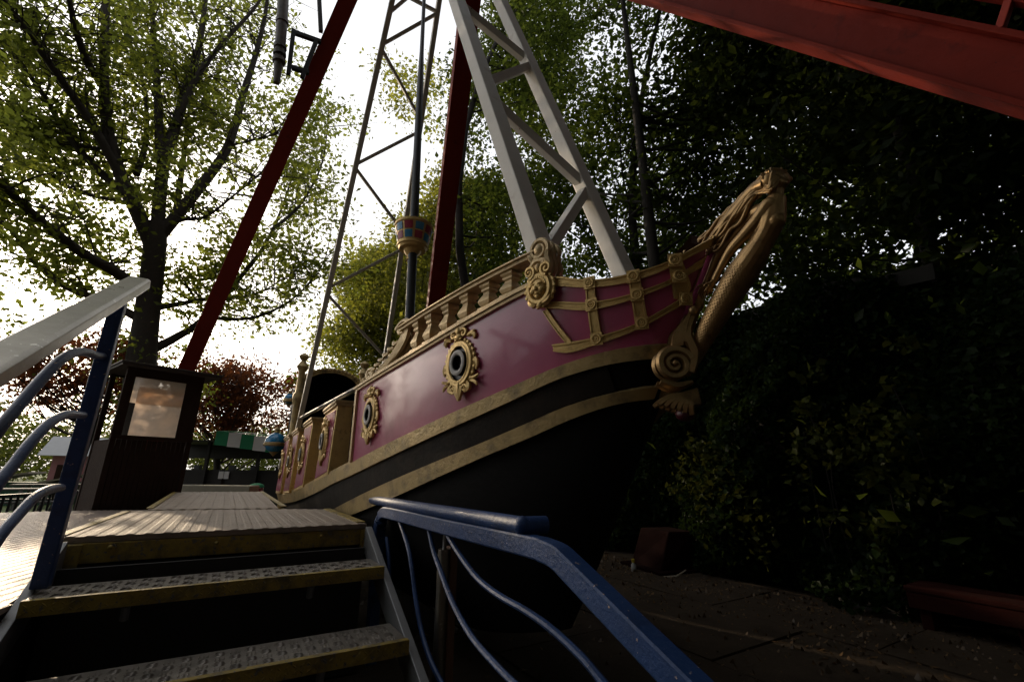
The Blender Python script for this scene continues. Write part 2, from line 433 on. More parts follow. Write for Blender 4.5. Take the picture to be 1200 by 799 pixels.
# mouldings on top of the big panel
mb = MB()
for side in (1, -1):
    strip(mb, M0, lambda u: M0(u)+.019, 1.80, 4.42, -.03, .022, side, 40)
    strip(mb, lambda u: M0(u)+.021, lambda u: M0(u)+.043, 1.80, 4.44, -.06, .034, side, 40)
mb.build('moulding', gold_pale, ship, smooth=True)
for side in (1, -1):
    mb = MB(); strip(mb, lambda u: T1(u)+.003, lambda u: M0(u)-.002, 4.345, 4.405, -.06, .022, side, 3); mb.build('end_trim', gold_pale, ship)
# bow bands
for f0, f1, ua in ((R1l, R1u, 1.035), (R2l, R2u, 1.05), (R3l, R3u, 1.05)):
    for side in (1, -1):
        mb = MB(); strip(mb, f0, f1, ua, 1.78, 0, .012, side, 36, lip=.007)
        mb.build('bow_band', gold, ship, smooth=True)
def hull_line(pts, w, off, name, m_, side=1, lip=True):
    """a flat strap across the hull side through points (u, z)"""
    P = smoothpath(pts, 5); mb = MB(); rows = []
    for i, p in enumerate(P):
        d = P[min(i+1, len(P)-1)]-P[max(i-1, 0)]; d = d/np.linalg.norm(d); nx = V((d[1], -d[0]))
        r = []
        for a, o_ in ((-1, 0), (-1, off+.005), (-.7, off+.005), (-.65, off), (.65, off), (.7, off+.005), (1, off+.005), (1, 0)):
            q = p+nx*a*w/2; r.append(surf(max(q[0], stem_u(q[1])+.01), q[1], o_, side))
        rows.append(r)
    mb.grid(rows); mb.add(rows[0], [tuple(range(8))]); mb.add(rows[-1], [tuple(reversed(range(8)))])
    return mb.build(name, m_, ship, smooth=True)
def uz(p): return (p[1], p[2])
ribs = [[(692, 332), (694.5, 358), (700.5, 400)], [(743, 325), (747, 347), (752, 380)], [(790.5, 307), (795, 325), (801, 352)]]
for rb in ribs:
    pts = [uz(hit(*p)) for p in rb]
    for side in (1, -1): hull_line(pts, .045, .010, 'bow_rib', gold, side)
for side in (1, -1): hull_line([uz(hit(640, 364)), uz(hit(652, 382)), uz(hit(668, 402))], .03, .010, 'bow_brace', gold, side)

def frame_at(x, y, off=0., p=None):
    """transform of ornaments: local x along the side towards the bow, y up, z outwards"""
    if p is None: p = hit(x, y)
    n = hn(p[1], p[2]); n[2] *= .3; n = n/np.linalg.norm(n)
    up = V((0, 0, 1))-n*n[2]; up /= np.linalg.norm(up); tx = np.cross(up, n)
    o_ = p+n*off
    return lambda q: o_+tx*q[0]+up*q[1]+n*q[2]
def ring(mb, rx, ry, r, z=0, seg=20, k=6, c=(0, 0)):
    mb.tube([(c[0]+rx*math.cos(a), c[1]+ry*math.sin(a), z) for a in [2*math.pi*i/seg for i in range(seg)]], r, k, up=(0, 0, 1), closed=True)
def spiral(mb, c, r0, turns, r_t, sense=1, a0=0., z=0., n=26, k=6, zr=0.0):
    pts = []; rr = []
    for i in range(n+1):
        t = i/n; a = a0+sense*turns*2*math.pi*t; r = r0*(1-t)**.85+.004
        pts.append((c[0]+r*math.cos(a), c[1]+r*math.sin(a), z+zr*t)); rr.append(r_t*(1-.45*t))
    mb.tube(pts, rr, k, up=(0, 0, 1)); mb.ball(pts[-1], r_t*.95, 6, 5)
    return pts[0]
def leaf(mb, pts, w, z=0., k=5):
    """a fat curling leaf stroke along 2-D points"""
    P = smoothpath(pts, 4); n = len(P)
    mb.tube([(p[0], p[1], z) for p in P], [w*(.35+.65*math.sin(math.pi*min(1, .15+.85*i/(n-1)))) + .002 for i in range(n)], k, up=(0, 0, 1))
# rosettes on the band crossings
for p in ((692.5, 333), (694.8, 358.5), (700.5, 398.5), (743.3, 325.6), (747.2, 346.8), (752.3, 379.8), (790.8, 306.8), (795, 325), (801.7, 351.8)):
    for side in (1, -1):
        mb = MB(); fr = frame_at(*p, .012)
        mb.X = (lambda q, fr=fr: fr(q)) if side > 0 else (lambda q, fr=fr: fr(q)*V((-1, 1, 1))+V((2*WC, 0, 0)))
        mb.prism([(.03*c_, .03*s_) for c_, s_ in ((1, 1), (-1, 1), (-1, -1), (1, -1))], .010)
        ring(mb, .021, .021, .006, .012, 16); ring(mb, .010, .010, .004, .013, 10); mb.ball((0, 0, .011), (.006, .006, .008))
        mb.build('rosette', gold, ship, smooth=True)

# ---- gun port: carved oval frame, cannon, dark recess
def gun_port(fr, k, parent, sx=1.0):
    Xf = lambda q: fr((q[0]*k*sx, q[1]*k, q[2]*k))
    mb = MB(); mb.X = Xf
    ring(mb, .125, .165, .022, .018, 36); ring(mb, .105, .145, .012, .030, 36); ring(mb, .148, .188, .010, .010, 36)
    for i in range(26):                                   # beaded edge of little leaves
        a = 2*math.pi*i/26
        mb.ball((.152*math.cos(a), .192*math.sin(a), .014), (.017, .017, .014), 6, 4)
    spiral(mb, (-.05, .235), .045, 1.3, .016, 1, -1.2, .03); spiral(mb, (.05, .235), .045, 1.3, .016, -1, math.pi+1.2, .03)
    mb.ball((0, .26, .03), (.026, .045, .025)); mb.ball((0, .21, .034), (.035, .03, .022))
    for s_ in (-1, 1):
        leaf(mb, [(s_*.09, .205), (s_*.135, .215), (s_*.16, .19), (s_*.15, .165)], .02, .02)
        mb.ball((s_*.15, .222, .02), (.02, .02, .02))
        leaf(mb, [(s_*.16, .02), (s_*.175, -.03), (s_*.168, -.075)], .015, .012)
        leaf(mb, [(s_*.12, -.13), (s_*.16, -.13), (s_*.195, -.115)], .013, .015)
        leaf(mb, [(s_*.115, -.15), (s_*.16, -.165), (s_*.18, -.195)], .013, .015)
        leaf(mb, [(s_*.10, -.165), (s_*.10, -.205), (s_*.055, -.225)], .018, .02)
        spiral(mb, (s_*.06, -.20), .028, 1.1, .011, s_, 0, .025, 14)
    leaf(mb, [(0, -.15), (0, -.20), (0, -.29)], .030, .02, 6)
    leaf(mb, [(-.03, -.18), (-.022, -.23), (0, -.285)], .018, .024); leaf(mb, [(.03, -.18), (.022, -.23), (0, -.285)], .018, .024)
    o = mb.build('gun_port', gold, parent, smooth=True)
    mb = MB(); mb.X = Xf
    mb.prism([(.115*math.cos(a), .155*math.sin(a)) for a in [2*math.pi*i/28 for i in range(28)]], .010)
    mb.build('recess', black_iron, o)
    mb = MB(); mb.X = Xf
    rr = [(0, .085), (.012, .082), (.022, .080), (.026, .086), (.040, .086), (.042, .05)]
    segs = 20
    rows = [[(.92*r*math.cos(2*math.pi*i/segs)+.012, 1.16*r*math.sin(2*math.pi*i/segs), .01+z) for i in range(segs+1)] for z, r in rr]
    mb.grid(rows); mb.grid([rows[-1], [(q[0]*.98, q[1]*.98, .014) for q in rows[-1]]])
    mb.build('cannon', black_iron, o, smooth=True)
    mb = MB(); mb.X = Xf
    a_ = [[(.92*r*math.cos(2*math.pi*i/segs)+.012, 1.16*r*math.sin(2*math.pi*i/segs), z-.092) for i in range(segs+1)] for r, z in ((.085, .140), (.087, .1495), (.078, .154), (.062, .154), (.055, .149), (.055, .135))]
    mb.grid(a_); mb.build('muzzle_ring', muzzle_grey, o, smooth=True)
    return o
gun_port(frame_at(541, 427, .002), .80, ship, 1.2)
gun_port(frame_at(436, 487, .002), .84, ship, 1.25)

# ---- seat bay end panels
zp = {}
panels = ((5.40, 6.25, .73), (7.18, 8.12, .70), (8.72, 9.60, .66), (10.10, 11.05, .63))
for ua, ub, zt in panels:
    mb = MB(); zb0, zb1 = T1(ua)+.002, T1(ub)+.002; slope = (T1(ua)-T1(ub))*.75
    wo, wi = WC-.75, WC-.55
    mb.hexa([(wo-.004, ua, zb0), (wi, ua, zb0), (wi, ub, zb1), (wo-.004, ub, zb1), (wo+.03, ua+.08, zt), (wi, ua+.08, zt), (wi, ub-.02, zt-.03), (wo+.03, ub-.02, zt-.03)])
    pn = mb.build('seat_panel', gold, ship, bevel=.008)
    mb = MB()
    for dz, e in ((0, .022), (.032, .036)):
        mb.hexa([(wo+.03-e, ua+.08-e, zt+dz-.004), (wi+e*.4, ua+.08-e, zt+dz-.004), (wi+e*.4, ub-.02+e, zt-.03+dz-.004), (wo+.03-e, ub-.02+e, zt-.03+dz-.004),
                 (wo+.03-e, ua+.08-e, zt+dz+.026), (wi+e*.4, ua+.08-e, zt+dz+.026), (wi+e*.4, ub-.02+e, zt-.03+dz+.026), (wo+.03-e, ub-.02+e, zt-.03+dz+.026)])
    mb.build('cap_moulding', gold_pale, pn, bevel=.006)
    mb = MB(); t = .05
    lw = lambda z, u: wo-.004+(.034)*(z-T1(u))/(zt-T1(u))
    q = [(ua+t+.005, T1(ua)+.05), (ub-t, T1(ub)+.05), (ub-t-.03, zt-.06), (ua+t+.08, zt-.05)]
    mb.hexa([(lw(z, u)-.006, u, z) for u, z in q]+[(lw(z, u)+.01, u, z) for u, z in q]); mb.build('inset_panel', magenta, pn)
    uc, zc = (ua+ub)/2+.03, (T1((ua+ub)/2)+zt)/2+.02
    o3 = V((lw(zc, uc)-.008, uc, zc))
    gun_port(lambda q, o3=o3: o3+V((-q[2], -q[0], q[1])), .98, pn, 1.15)
    # the far side's panel, plain behind
    mb = MB(); mb.hexa([(2*WC-p[0], p[1], p[2]) for p in [(wo, ua, zb0), (wi, ua, zb0), (wi, ub, zb1), (wo, ub, zb1), (wo+.03, ua+.08, zt), (wi, ua+.08, zt), (wi, ub, zt), (wo+.03, ub, zt)]])
    mb.build('seat_panel', gold, ship)
# seats inside
seat_m = mat('dark_red_seat', (.05, .012, .014), .5, 0, .3, 6)
for uc in (5.0, 6.75, 8.4, 9.85):
    zb = T1(uc)
    mb = MB(); mb.box((WC-.53, uc-.2, zb+.05), (WC+.53, uc+.2, zb+.25)); mb.box((WC-.53, uc+.16, zb+.25), (WC+.53, uc+.26, zb+.72))
    mb.build('bench_seat', seat_m, ship, bevel=.03)
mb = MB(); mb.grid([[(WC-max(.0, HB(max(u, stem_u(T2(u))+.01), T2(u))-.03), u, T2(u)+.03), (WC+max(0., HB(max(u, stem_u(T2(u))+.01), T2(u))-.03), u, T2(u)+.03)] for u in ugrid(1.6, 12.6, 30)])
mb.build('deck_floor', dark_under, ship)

# ---- balustrade
mb = MB()
Hc = curve((4.2, 1.075), (3.363, 1.101), (2.49, 1.131), (1.879, 1.158), (1.7, 1.165))
for side in (1, -1):
    strip(mb, lambda u: Hc(u)-.030, lambda u: Hc(u)-.008, 1.78, 3.37, -.10, .004, side, 30)
    strip(mb, lambda u: Hc(u)-.008, Hc, 1.78, 3.38, -.12, .020, side, 30)
mb.build('hand_rail', gold_pale, ship, smooth=True)
bal = [((484, 412), (481, 384)), ((499, 401.5), (500.5, 371)), ((519, 390), (522, 357)), ((541.5, 377), (544.5, 344)), ((566.5, 362.5), (569.5, 329.5)), ((592.5, 347.5), (594, 315))]
def baluster(u, side):
    n = hn(u, .9); base = surf(u, M1(u), -.045, side); z0 = M1(u)+.002; z1 = Hc(u)-.030; h = z1-z0
    mb = MB(); d = V((n[0]*side, n[1], 0)); d /= np.linalg.norm(d); tx = V((-d[1], d[0], 0))
    prof = [(.062, 0), (.062, .10), (.040, .14), (.052, .22), (.062, .32), (.056, .42), (.036, .60), (.032, .68), (.044, .74), (.046, .80), (.038, .81), (.056, .90), (.056, 1)]
    rows = []
    for r, f in prof:
        r *= .82
        rows.append([base*V((1, 1, 0))+V((0, 0, z0+h*f))+tx*a*r+d*b*r for a, b in ((-1, -1), (1, -1), (1, 1), (-1, 1), (-1, -1))])
    mb.grid(rows); return mb.build('baluster', gold_pale, ship, bevel=0)
for (bx, by), _ in bal:
    u = hit(bx, by, 0)[1]
    baluster(u, 1); baluster(u, -1)
# bow rail on the far side, seen over the near side
mb = MB()
for side in (-1,):
    strip(mb, lambda u: 1.10+.06*(1.9-u), lambda u: 1.15+.06*(1.9-u), 1.25, 1.8, -.08, .02, side, 14)
mb.build('bow_rail', mat('brown_rail_paint', (.07, .03, .018), .5, 0, .3, 8), ship, smooth=True)
for i in range(4):
    u = 1.36+.13*i; p = surf(u, 1.0, -.03, -1); mb = MB()
    mb.lathe([(.022, -.1), (.022, 0), (.014, .02), (.024, .06), (.014, .11), (.022, .13), (.022, .16)], p, 8); mb.build('bow_baluster', gold_dull, ship, smooth=True)

# ---- scrolls at the ends of the balustrade
def carve(name, fr, fn, m_=gold_pale):
    mb = MB(); mb.X = fr; fn(mb); return mb.build(name, m_, ship, smooth=True)
def big_scroll(mb):      # the S scroll above the medallion; px ~ .0052 m
    for z, k in ((.0, 1.), (-.05, .9), (-.10, .85)):
        spiral(mb, (.005, .175), .060, 1.9, .016*k, 1, R(-20), z, 36)
        spiral(mb, (-.012, .065), .052, 1.8, .015*k, 1, R(30), z, 36)
        leaf(mb, [(.06, .155), (.055, .115), (.065, .075), (.05, .03), (.02, -.005)], .020*k, z)
        leaf(mb, [(.0, .115), (.035, .105), (.055, .08)], .014, z); leaf(mb, [(-.035, .13), (-.02, .118), (.01, .12)], .012, z)
        leaf(mb, [(-.07, .165), (-.055, .14), (-.045, .11)], .014, z)
    mb.ball((.005, .175, -.05), (.05, .055, .075), 10, 8); mb.ball((-.01, .065, -.05), (.042, .045, .07), 10, 8)
    mb.ball((.03, .115, -.06), (.04, .06, .06), 8, 6)
carve('scroll_bracket', frame_at(634, 330, .012), big_scroll)
def left_scroll(mb):
    for z in (0, -.05):
        spiral(mb, (.34, .235), .045, 1.7, .014, -1, R(160), z, 30)
        leaf(mb, [(.36, .18), (.33, .12), (.26, .06), (.16, .028), (.06, .03)], .026, z)
        leaf(mb, [(.38, .20), (.36, .13), (.30, .07), (.2, .02)], .02, z)
        spiral(mb, (.055, .065), .042, 1.6, .013, 1, R(-60), z, 30)
        leaf(mb, [(.02, .03), (-.03, .022), (-.08, .006)], .018, z); leaf(mb, [(.01, .055), (-.03, .05), (-.05, .03)], .012, z)
        for i in range(6):
            t = i/5; leaf(mb, [(.335-.2*t, .15-.085*t), (.30-.2*t, .15-.075*t), (.285-.2*t, .175-.09*t)], .011, z+.012)
carve('scroll_bracket', (lambda q: (lambda p: p)(surf(4.32-q[0]*2.75, M1(4.32-q[0]*2.75)+.005+q[1]*1.22, -.03+q[2]))), left_scroll)
def medallion(mb):
    ring(mb, .068, .074, .016, .022, 28); ring(mb, .088, .094, .010, .012, 28)
    mb.prism([(.09*math.cos(a), .097*math.sin(a)) for a in [2*math.pi*i/24 for i in range(24)]], .014)
    for i in range(18):
        a = 2*math.pi*i/18; mb.ball((.092*math.cos(a), .098*math.sin(a), .014), (.014, .014, .012), 6, 4)
    for s_ in (-1, 1): spiral(mb, (s_*.055, .10), .034, 1.5, .012, -s_, R(-90), .03, 24)
    mb.ball((0, .115, .02), (.022, .03, .02)); mb.ball((0, -.09, .024), (.02, .018, .014))
    for s_ in (-1, 1): leaf(mb, [(s_*.02, -.085), (s_*.055, -.075), (s_*.07, -.05)], .014, .024)
def cherub(mb):
    mb.ball((0, 0, .018), (.050, .057, .036), 14, 12)
    mb.ball((0, -.006, .056), (.009, .014, .010), 8, 6); mb.ball((0, -.014, .060), (.012, .008, .008), 8, 6)
    for s_ in (-1, 1):
        mb.ball((s_*.026, -.014, .042), (.020, .018, .014), 8, 6)          # cheeks
        mb.ball((s_*.019, .020, .044), (.017, .006, .012), 8, 6)           # brow
        mb.ball((s_*.019, .008, .046), (.008, .005, .006), 8, 6)           # eye
        mb.ball((s_*.052, -.002, .02), (.008, .014, .012), 6, 5)           # ear
    mb.ball((0, -.032, .046), (.014, .005, .008), 8, 6); mb.ball((0, -.046, .038), (.018, .012, .012), 8, 6)
    for i in range(11):
        a = R(15+15*i); mb.ball((.050*math.cos(a), .008+.052*math.sin(a), .026), (.014, .014, .014), 7, 5)
fm = frame_at(637, 341, .016)
med = carve('medallion', fm, medallion, gold)
mb = MB(); mb.X = fm; cherub(mb); mb.build('cherub_face', gold, med, smooth=True)

# ---- carved scroll on the stem, below the mermaid
fs0 = at_w(793, 424, 1.60)
tx_ = RV*V((1, 1, 0)); tx_ = tx_/np.linalg.norm(tx_); nn_ = np.cross(tx_, V((0, 0, 1)))
def fstem(q): return fs0+tx_*q[0]*1.12+V((0, 0, 1))*q[1]*1.05+nn_*q[2]
def stem_scroll(mb):
    px = .00385
    for z, k in ((.0, 1.), (-.06, 1.)):
        spiral(mb, (-2*px, -3*px), .066, 2.1, .019*k, 1, R(20), z, 44)
        for i in range(4): leaf(mb, [((10-3*i)*px, (22-4*i)*px), ((12-3*i)*px, (40-3*i)*px), ((20-2*i)*px, (58-4*i)*px)], .013, z-.004*i)
        leaf(mb, [(14*px, -12*px), (19*px, 10*px), (14*px, 32*px), (24*px, 56*px)], .020, z)
        leaf(mb, [(-18*px, -22*px), (-2*px, -27*px), (14*px, -22*px)], .017, z)
        for i in range(6): leaf(mb, [((-22+6*i)*px, (-47-2.2*i)*px), ((-12+4*i)*px, (-40-1.5*i)*px), ((4+2*i)*px, (-36-2*i)*px), ((18)*px, (-30-3*i)*px)], .014, z+.004*i)
    mb.ball((22*px, 58*px, .01), (.022, .022, .022), 10, 8); mb.ball((-2*px, -3*px, -.05), (.05, .05, .05), 10, 8)
    mb.ball((10*px, 20*px, -.08), (.04, .10, .05), 10, 8); mb.ball((2*px, -42*px, -.08), (.06, .045, .045), 10, 8)
carve('stem_scroll', fstem, stem_scroll, bronze)  # gold scroll in shade: the darker bronze puts that shade into its colour
mb = MB(); mb.X = fstem; mb.ball((.02, -.215, -.02), (.036, .030, .04), 12, 8); mb.build('stem_boss', mat('dark_red_boss', (.06, .006, .014), .4), ship, smooth=True)

# ---- mermaid figurehead: one continuous body (voxel-joined), hair as its child
def voxel(mb, name, m_, parent, vox, smooth_it=4):
    o = mb.build(name, m_, parent)
    r_ = o.modifiers.new('r', 'REMESH'); r_.mode = 'VOXEL'; r_.voxel_size = vox; r_.use_smooth_shade = True
    s_ = o.modifiers.new('s', 'SMOOTH'); s_.iterations = smooth_it; s_.factor = .5
    dg = bpy.context.evaluated_depsgraph_get(); dg.update()
    me = bpy.data.meshes.new_from_object(o.evaluated_get(dg)); old = o.data
    o.modifiers.clear(); o.data = me; bpy.data.meshes.remove(old)
    for p in me.polygons: p.use_smooth = True
    return o
def fp(x, y, w): return at_w(x, y, w)
sc = 1.78/F_PX      # metres per pixel there
body = MB()
WB = 1.70
torso = [(912, 229, WB), (907, 243, WB), (904, 258, WB), (899, 272, WB), (891, 287, WB), (881, 304, WB), (868, 323, WB), (854, 345, WB), (841, 367, WB), (829, 389, WB+.01), (819, 408, WB+.02), (812, 424, WB+.03)]
tr = [9, 13.5, 15.5, 13.5, 13.5, 16.5, 18, 17, 15, 13, 11, 8.5]
P = smoothpath([fp(*p) for p in torso], 4); rr = np.interp(np.linspace(0, 11, len(P)), range(12), tr)*sc
body.tube(P, list(rr), 16, up=(1, .3, 0))
body.tube([fp(908, 238, WB), fp(910, 226, WB), fp(911.5, 218, WB)], [8.5*sc, 8*sc, 8*sc], 12, up=(1, 0, 0))
hc = fp(907, 212, WB)
rt = RV; upv = UV_; nv = np.cross(rt, upv)
def hd(a, b, c=0): return hc+rt*a*sc+upv*b*sc+nv*c*sc     # head space, pixels; face turned to upper right
def ell(mb, c, ax, n1=10, n2=8):
    """ellipsoid with three given half-axis vectors"""
    t = MB(); t.ball((0, 0, 0), 1., n1, n2); mb.add([c+ax[0]*p[0]+ax[1]*p[1]+ax[2]*p[2] for p in t.v], t.f)
fdir = rt*.65+upv*.76; fup = -rt*.76+upv*.65             # face direction and crown direction (head thrown back)
def hf(f_, u_, n_=0): return hc+fdir*f_*sc+fup*u_*sc+nv*n_*sc
ell(body, hf(0, 1), (fdir*14*sc, fup*14*sc, nv*11.5*sc), 14, 12)                # skull
ell(body, hf(7, -5), (fdir*9*sc, fup*11*sc, nv*8.5*sc), 12, 10)                 # jaw
ell(body, fp(914.5, 216, WB), (RV*9*sc, UV_*7*sc, nv*8*sc), 12, 10); ell(body, fp(911.5, 220, WB), (RV*9*sc, UV_*8*sc, nv*8*sc), 12, 10)
ell(body, hf(12.5, -13), (fdir*4*sc, fup*3.5*sc, nv*4*sc))                      # chin
ell(body, hf(16, -3.2), (fdir*3.6*sc, fup*2.4*sc, nv*2.3*sc)); ell(body, hf(14.6, .5), (fdir*2.4*sc, fup*5*sc, nv*1.7*sc))   # nose
ell(body, hf(14.2, -7.6), (fdir*2.5*sc, fup*1.2*sc, nv*3.5*sc)); ell(body, hf(14, -9.6), (fdir*2.4*sc, fup*1.2*sc, nv*3.2*sc))  # lips
for s_ in (-1, 1):
    ell(body, hf(12.2, 3.6, s_*4.2), (fdir*2.2*sc, fup*1.2*sc, nv*3.4*sc))      # brow
    ell(body, hf(11.6, .9, s_*4.4), (fdir*1.8*sc, fup*1.3*sc, nv*2.2*sc))       # eye
    ell(body, hf(-1, -1, s_*11.3), (fdir*2.6*sc, fup*4*sc, nv*1.5*sc))          # ear
    ell(body, fp(905.5, 261, WB)+nv*s_*8.0*sc, (RV*10*sc, UV_*9.5*sc, nv*8*sc), 12, 10)   # breast
    arm = [fp(902, 243, WB)+nv*s_*8*sc, fp(893, 246, WB)+nv*s_*14*sc, fp(885, 254, WB)+nv*s_*18*sc, fp(876, 265, WB)+nv*s_*20*sc, fp(863, 280, WB)+nv*s_*20*sc, fp(849, 297, WB)+nv*s_*17*sc, fp(838, 318, WB)+nv*s_*13*sc, fp(832, 331, WB)+nv*s_*12*sc]
    A = smoothpath(arm, 4); ar = np.interp(np.linspace(0, 7, len(A)), range(8), [9, 9.5, 8.6, 8.0, 7.2, 6.4, 4.8, 4.6])*sc
    body.tube(A, list(ar), 12, up=(1, .3, 0))
    hb = fp(829.5, 335, WB)+nv*s_*12*sc; dirh = (arm[-1]-arm[-2]); dirh /= np.linalg.norm(dirh)
    sdv = np.cross(dirh, nv); sdv /= np.linalg.norm(sdv)
    ell(body, hb, (dirh*6*sc, sdv*5*sc, nv*2.6*sc))
    for i, (o_, l_) in enumerate(((-3.6, 9), (-1.2, 11), (1.2, 10.5), (3.5, 8.5))):
        b0 = hb+dirh*4*sc+sdv*o_*sc
        body.tube([b0, b0+dirh*l_*.5*sc+sdv*o_*.15*sc-nv*s_*.4*sc, b0+dirh*l_*sc+sdv*o_*.25*sc-nv*s_*2.2*sc], [1.25*sc, 1.15*sc, .8*sc], 7, up=(0, 1, .2))
    b0 = hb-dirh*1*sc+sdv*4*sc
    body.tube([b0, b0+dirh*3*sc+sdv*3.4*sc, b0+dirh*7*sc+sdv*4.6*sc], [1.5*sc, 1.4*sc, 1*sc], 7, up=(0, 1, .2))
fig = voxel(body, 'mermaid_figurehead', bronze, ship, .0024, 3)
# scales on the tail
mb = MB()
for i in range(52):
    t = .50+.46*i/51; x = t*(len(P)-1); k0 = int(x); p = P[k0]+(P[min(k0+1, len(P)-1)]-P[k0])*(x-k0); r_ = np.interp(x, range(len(P)), rr)
    ax_ = P[min(k0+1, len(P)-1)]-P[k0]; ax_ /= np.linalg.norm(ax_); s1 = np.cross(ax_, nv); s1 /= np.linalg.norm(s1); s2 = np.cross(ax_, s1)
    for j in range(26):
        a = 2*math.pi*(j+.5*(i % 2))/26; d = s1*math.cos(a)+s2*math.sin(a); e = np.cross(ax_, d); c = p+d*(r_*.985); w_ = r_*.125
        mb.add([c-ax_*.003, c+e*w_+ax_*.004, c+d*.0008+ax_*.008, c-e*w_+ax_*.004, c+d*.0014+ax_*.004], [(0, 1, 4), (1, 2, 4), (2, 3, 4), (3, 0, 4)])
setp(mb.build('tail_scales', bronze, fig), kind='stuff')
# hair: wavy locks from the crown back down to the rail
mb = MB(); rngh = random.Random(3)
for i in range(26):
    t = i/25; lay = i % 3
    st = hf(-6+9*rngh.random()-3*t, 13-4*t*1.2, (rngh.random()-.5)*18)
    e = (820+13*t+rngh.uniform(-4, 4), 281+17*t+rngh.uniform(-3, 3)); nf = (rngh.random()-.5)*22
    mid1 = fp(886-4*t+rngh.uniform(-3, 3), 219+15*t, WB)+nv*(nf*.8+lay*3-3)*sc
    mid2 = fp(860+7*t, 241+17*t, WB)+nv*nf*sc; mid3 = fp(840+9*t, 261+19*t, WB)+nv*nf*.9*sc; en = fp(*e, WB)+nv*nf*.7*sc
    Q = smoothpath([st, mid1, mid2, mid3, en], 9); n = len(Q); ph = rngh.uniform(0, 6.28); out = []
    for j, q in enumerate(Q):
        s_ = j/(n-1); d = V((0, 0, 1))*.4+UV_*.6
        out.append(q+UV_*math.sin(s_*19+ph)*2.8*sc*min(1, s_*2.5)+nv*math.cos(s_*15+ph)*1.6*sc*min(1, s_*2.5))
    mb.tube(out, [(3.4*(1-.55*(j/(n-1)))+.3)*sc for j in range(n)], 7, up=(1, .2, .1))
for sd_ in (1, -1):      # locks from the hairline over the ear and down the nape
    for i in range(13):
        b = i/12
        Q = smoothpath([hf(6-7*b, 12.2-14*b, sd_*(3.0+8.0*b)), hf(0-4*b, 11-11*b, sd_*(8.5+3.5*b)), hf(-8-3*b, 7-9*b, sd_*(11.5+1.5*b)), hf(-17-2*b, 3-5*b, sd_*(10.5+2*b)), fp(884-4*b, 220+13*b, WB)+nv*sd_*(8+3*b)*sc, fp(868+1*b, 234+14*b, WB)+nv*sd_*(7+3*b)*sc], 7)
        n = len(Q); Q = [q+UV_*math.sin(j*.62+i*1.3)*1.25*sc*min(1, j/8)+nv*sd_*math.cos(j*.5+i)*.8*sc*min(1, j/8) for j, q in enumerate(Q)]
        mb.tube(Q, [2.1*sc*(1-.4*j/(n-1)) for j in range(n)], 7, up=(1, .2, .1))
ell(mb, hf(-4.5, 3), (fdir*10.0*sc, fup*11.6*sc, nv*11.3*sc), 14, 12)
core = smoothpath([hf(-8, 4), fp(884, 224, WB), fp(862, 249, WB), fp(844, 269, WB), fp(830, 286, WB)], 5)
mb.tube(core, list(np.interp(np.linspace(0, 4, len(core)), range(5), [9, 9, 8, 7, 4])*sc), 10, up=(1, .2, .1))
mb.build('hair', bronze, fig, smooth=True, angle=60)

# ---- swinging arms
def apex(a, b, u=5.35, z=10.68):
    n = np.cross(ray(*a), ray(*b)); return V((-(n[1]*u+n[2]*z)/n[0], u, z))
NB_F, NB_A = at_w(630.6, 287, 1.45), apex((535, 0), (630.6, 287))
FB_F, FB_A = at_w(726, 310, 2.25), apex((585.4, 0), (726, 310))
NS_F, NS_A = at_w(352, 490, 1.1), V((1.30, 5.40, 10.68))
FS_F, FS_A = at_w(450, 430, 2.6), V((1.97, 5.42, 10.68))
chords = []
for f_, a_, ext in ((NB_F, NB_A, .06), (FB_F, FB_A, .08), (NS_F, NS_A, .12), (FS_F, FS_A, .14)):
    low = f_-(a_-f_)*ext; mb = MB(); tk = .122 if f_[1] < 4 else .094; mb.bar(low, a_, tk, tk, up=(0, 1, .2)); chords.append(mb.build('hanging_arm', white_steel, ship, bevel=.012))
def on(a, b, px, py):
    """point of the line a-b nearest the sight line of a photo position"""
    v = ray(px, py); d = b-a; A_ = np.array([[d@d, -d@v], [d@v, -v@v]]); s_, _ = np.linalg.solve(A_, [-(a@d), -(a@v)]); return a+d*s_
brace_R = [((574, 96), (615, 82)), ((540, 4), (612, 76)), ((584, 112), (690, 216)), ((653, 296), (688, 222))]
brace_L = [((451, 54), (517, 18)), ((482, -2), (515, 16)), ((451, 60), (492, 142)), ((420, 194), (492, 155)), ((418, 198), (463, 272)), ((387, 338), (466, 292)), ((385, 346), (443, 418)), ((455, 15), (517, -40))]
for (a, b), par, (nf_, na_, ff_, fa_) in [(x, 0, (NB_F, NB_A, FB_F, FB_A)) for x in brace_R]+[(x, 2, (NS_F, NS_A, FS_F, FS_A)) for x in brace_L]:
    mb = MB(); bt = .075 if par == 0 else .058; mb.bar(on(nf_, na_, *a), on(ff_, fa_, *b), bt, bt, up=(0, 1, .3)); mb.build('brace', white_steel, ship, bevel=.006)
mb = MB(); mb.tube([(1.15, 5.36, 10.68), (2.15, 5.36, 10.68)], .16, 16); mb.build('axle', grey_steel, ship, smooth=True)

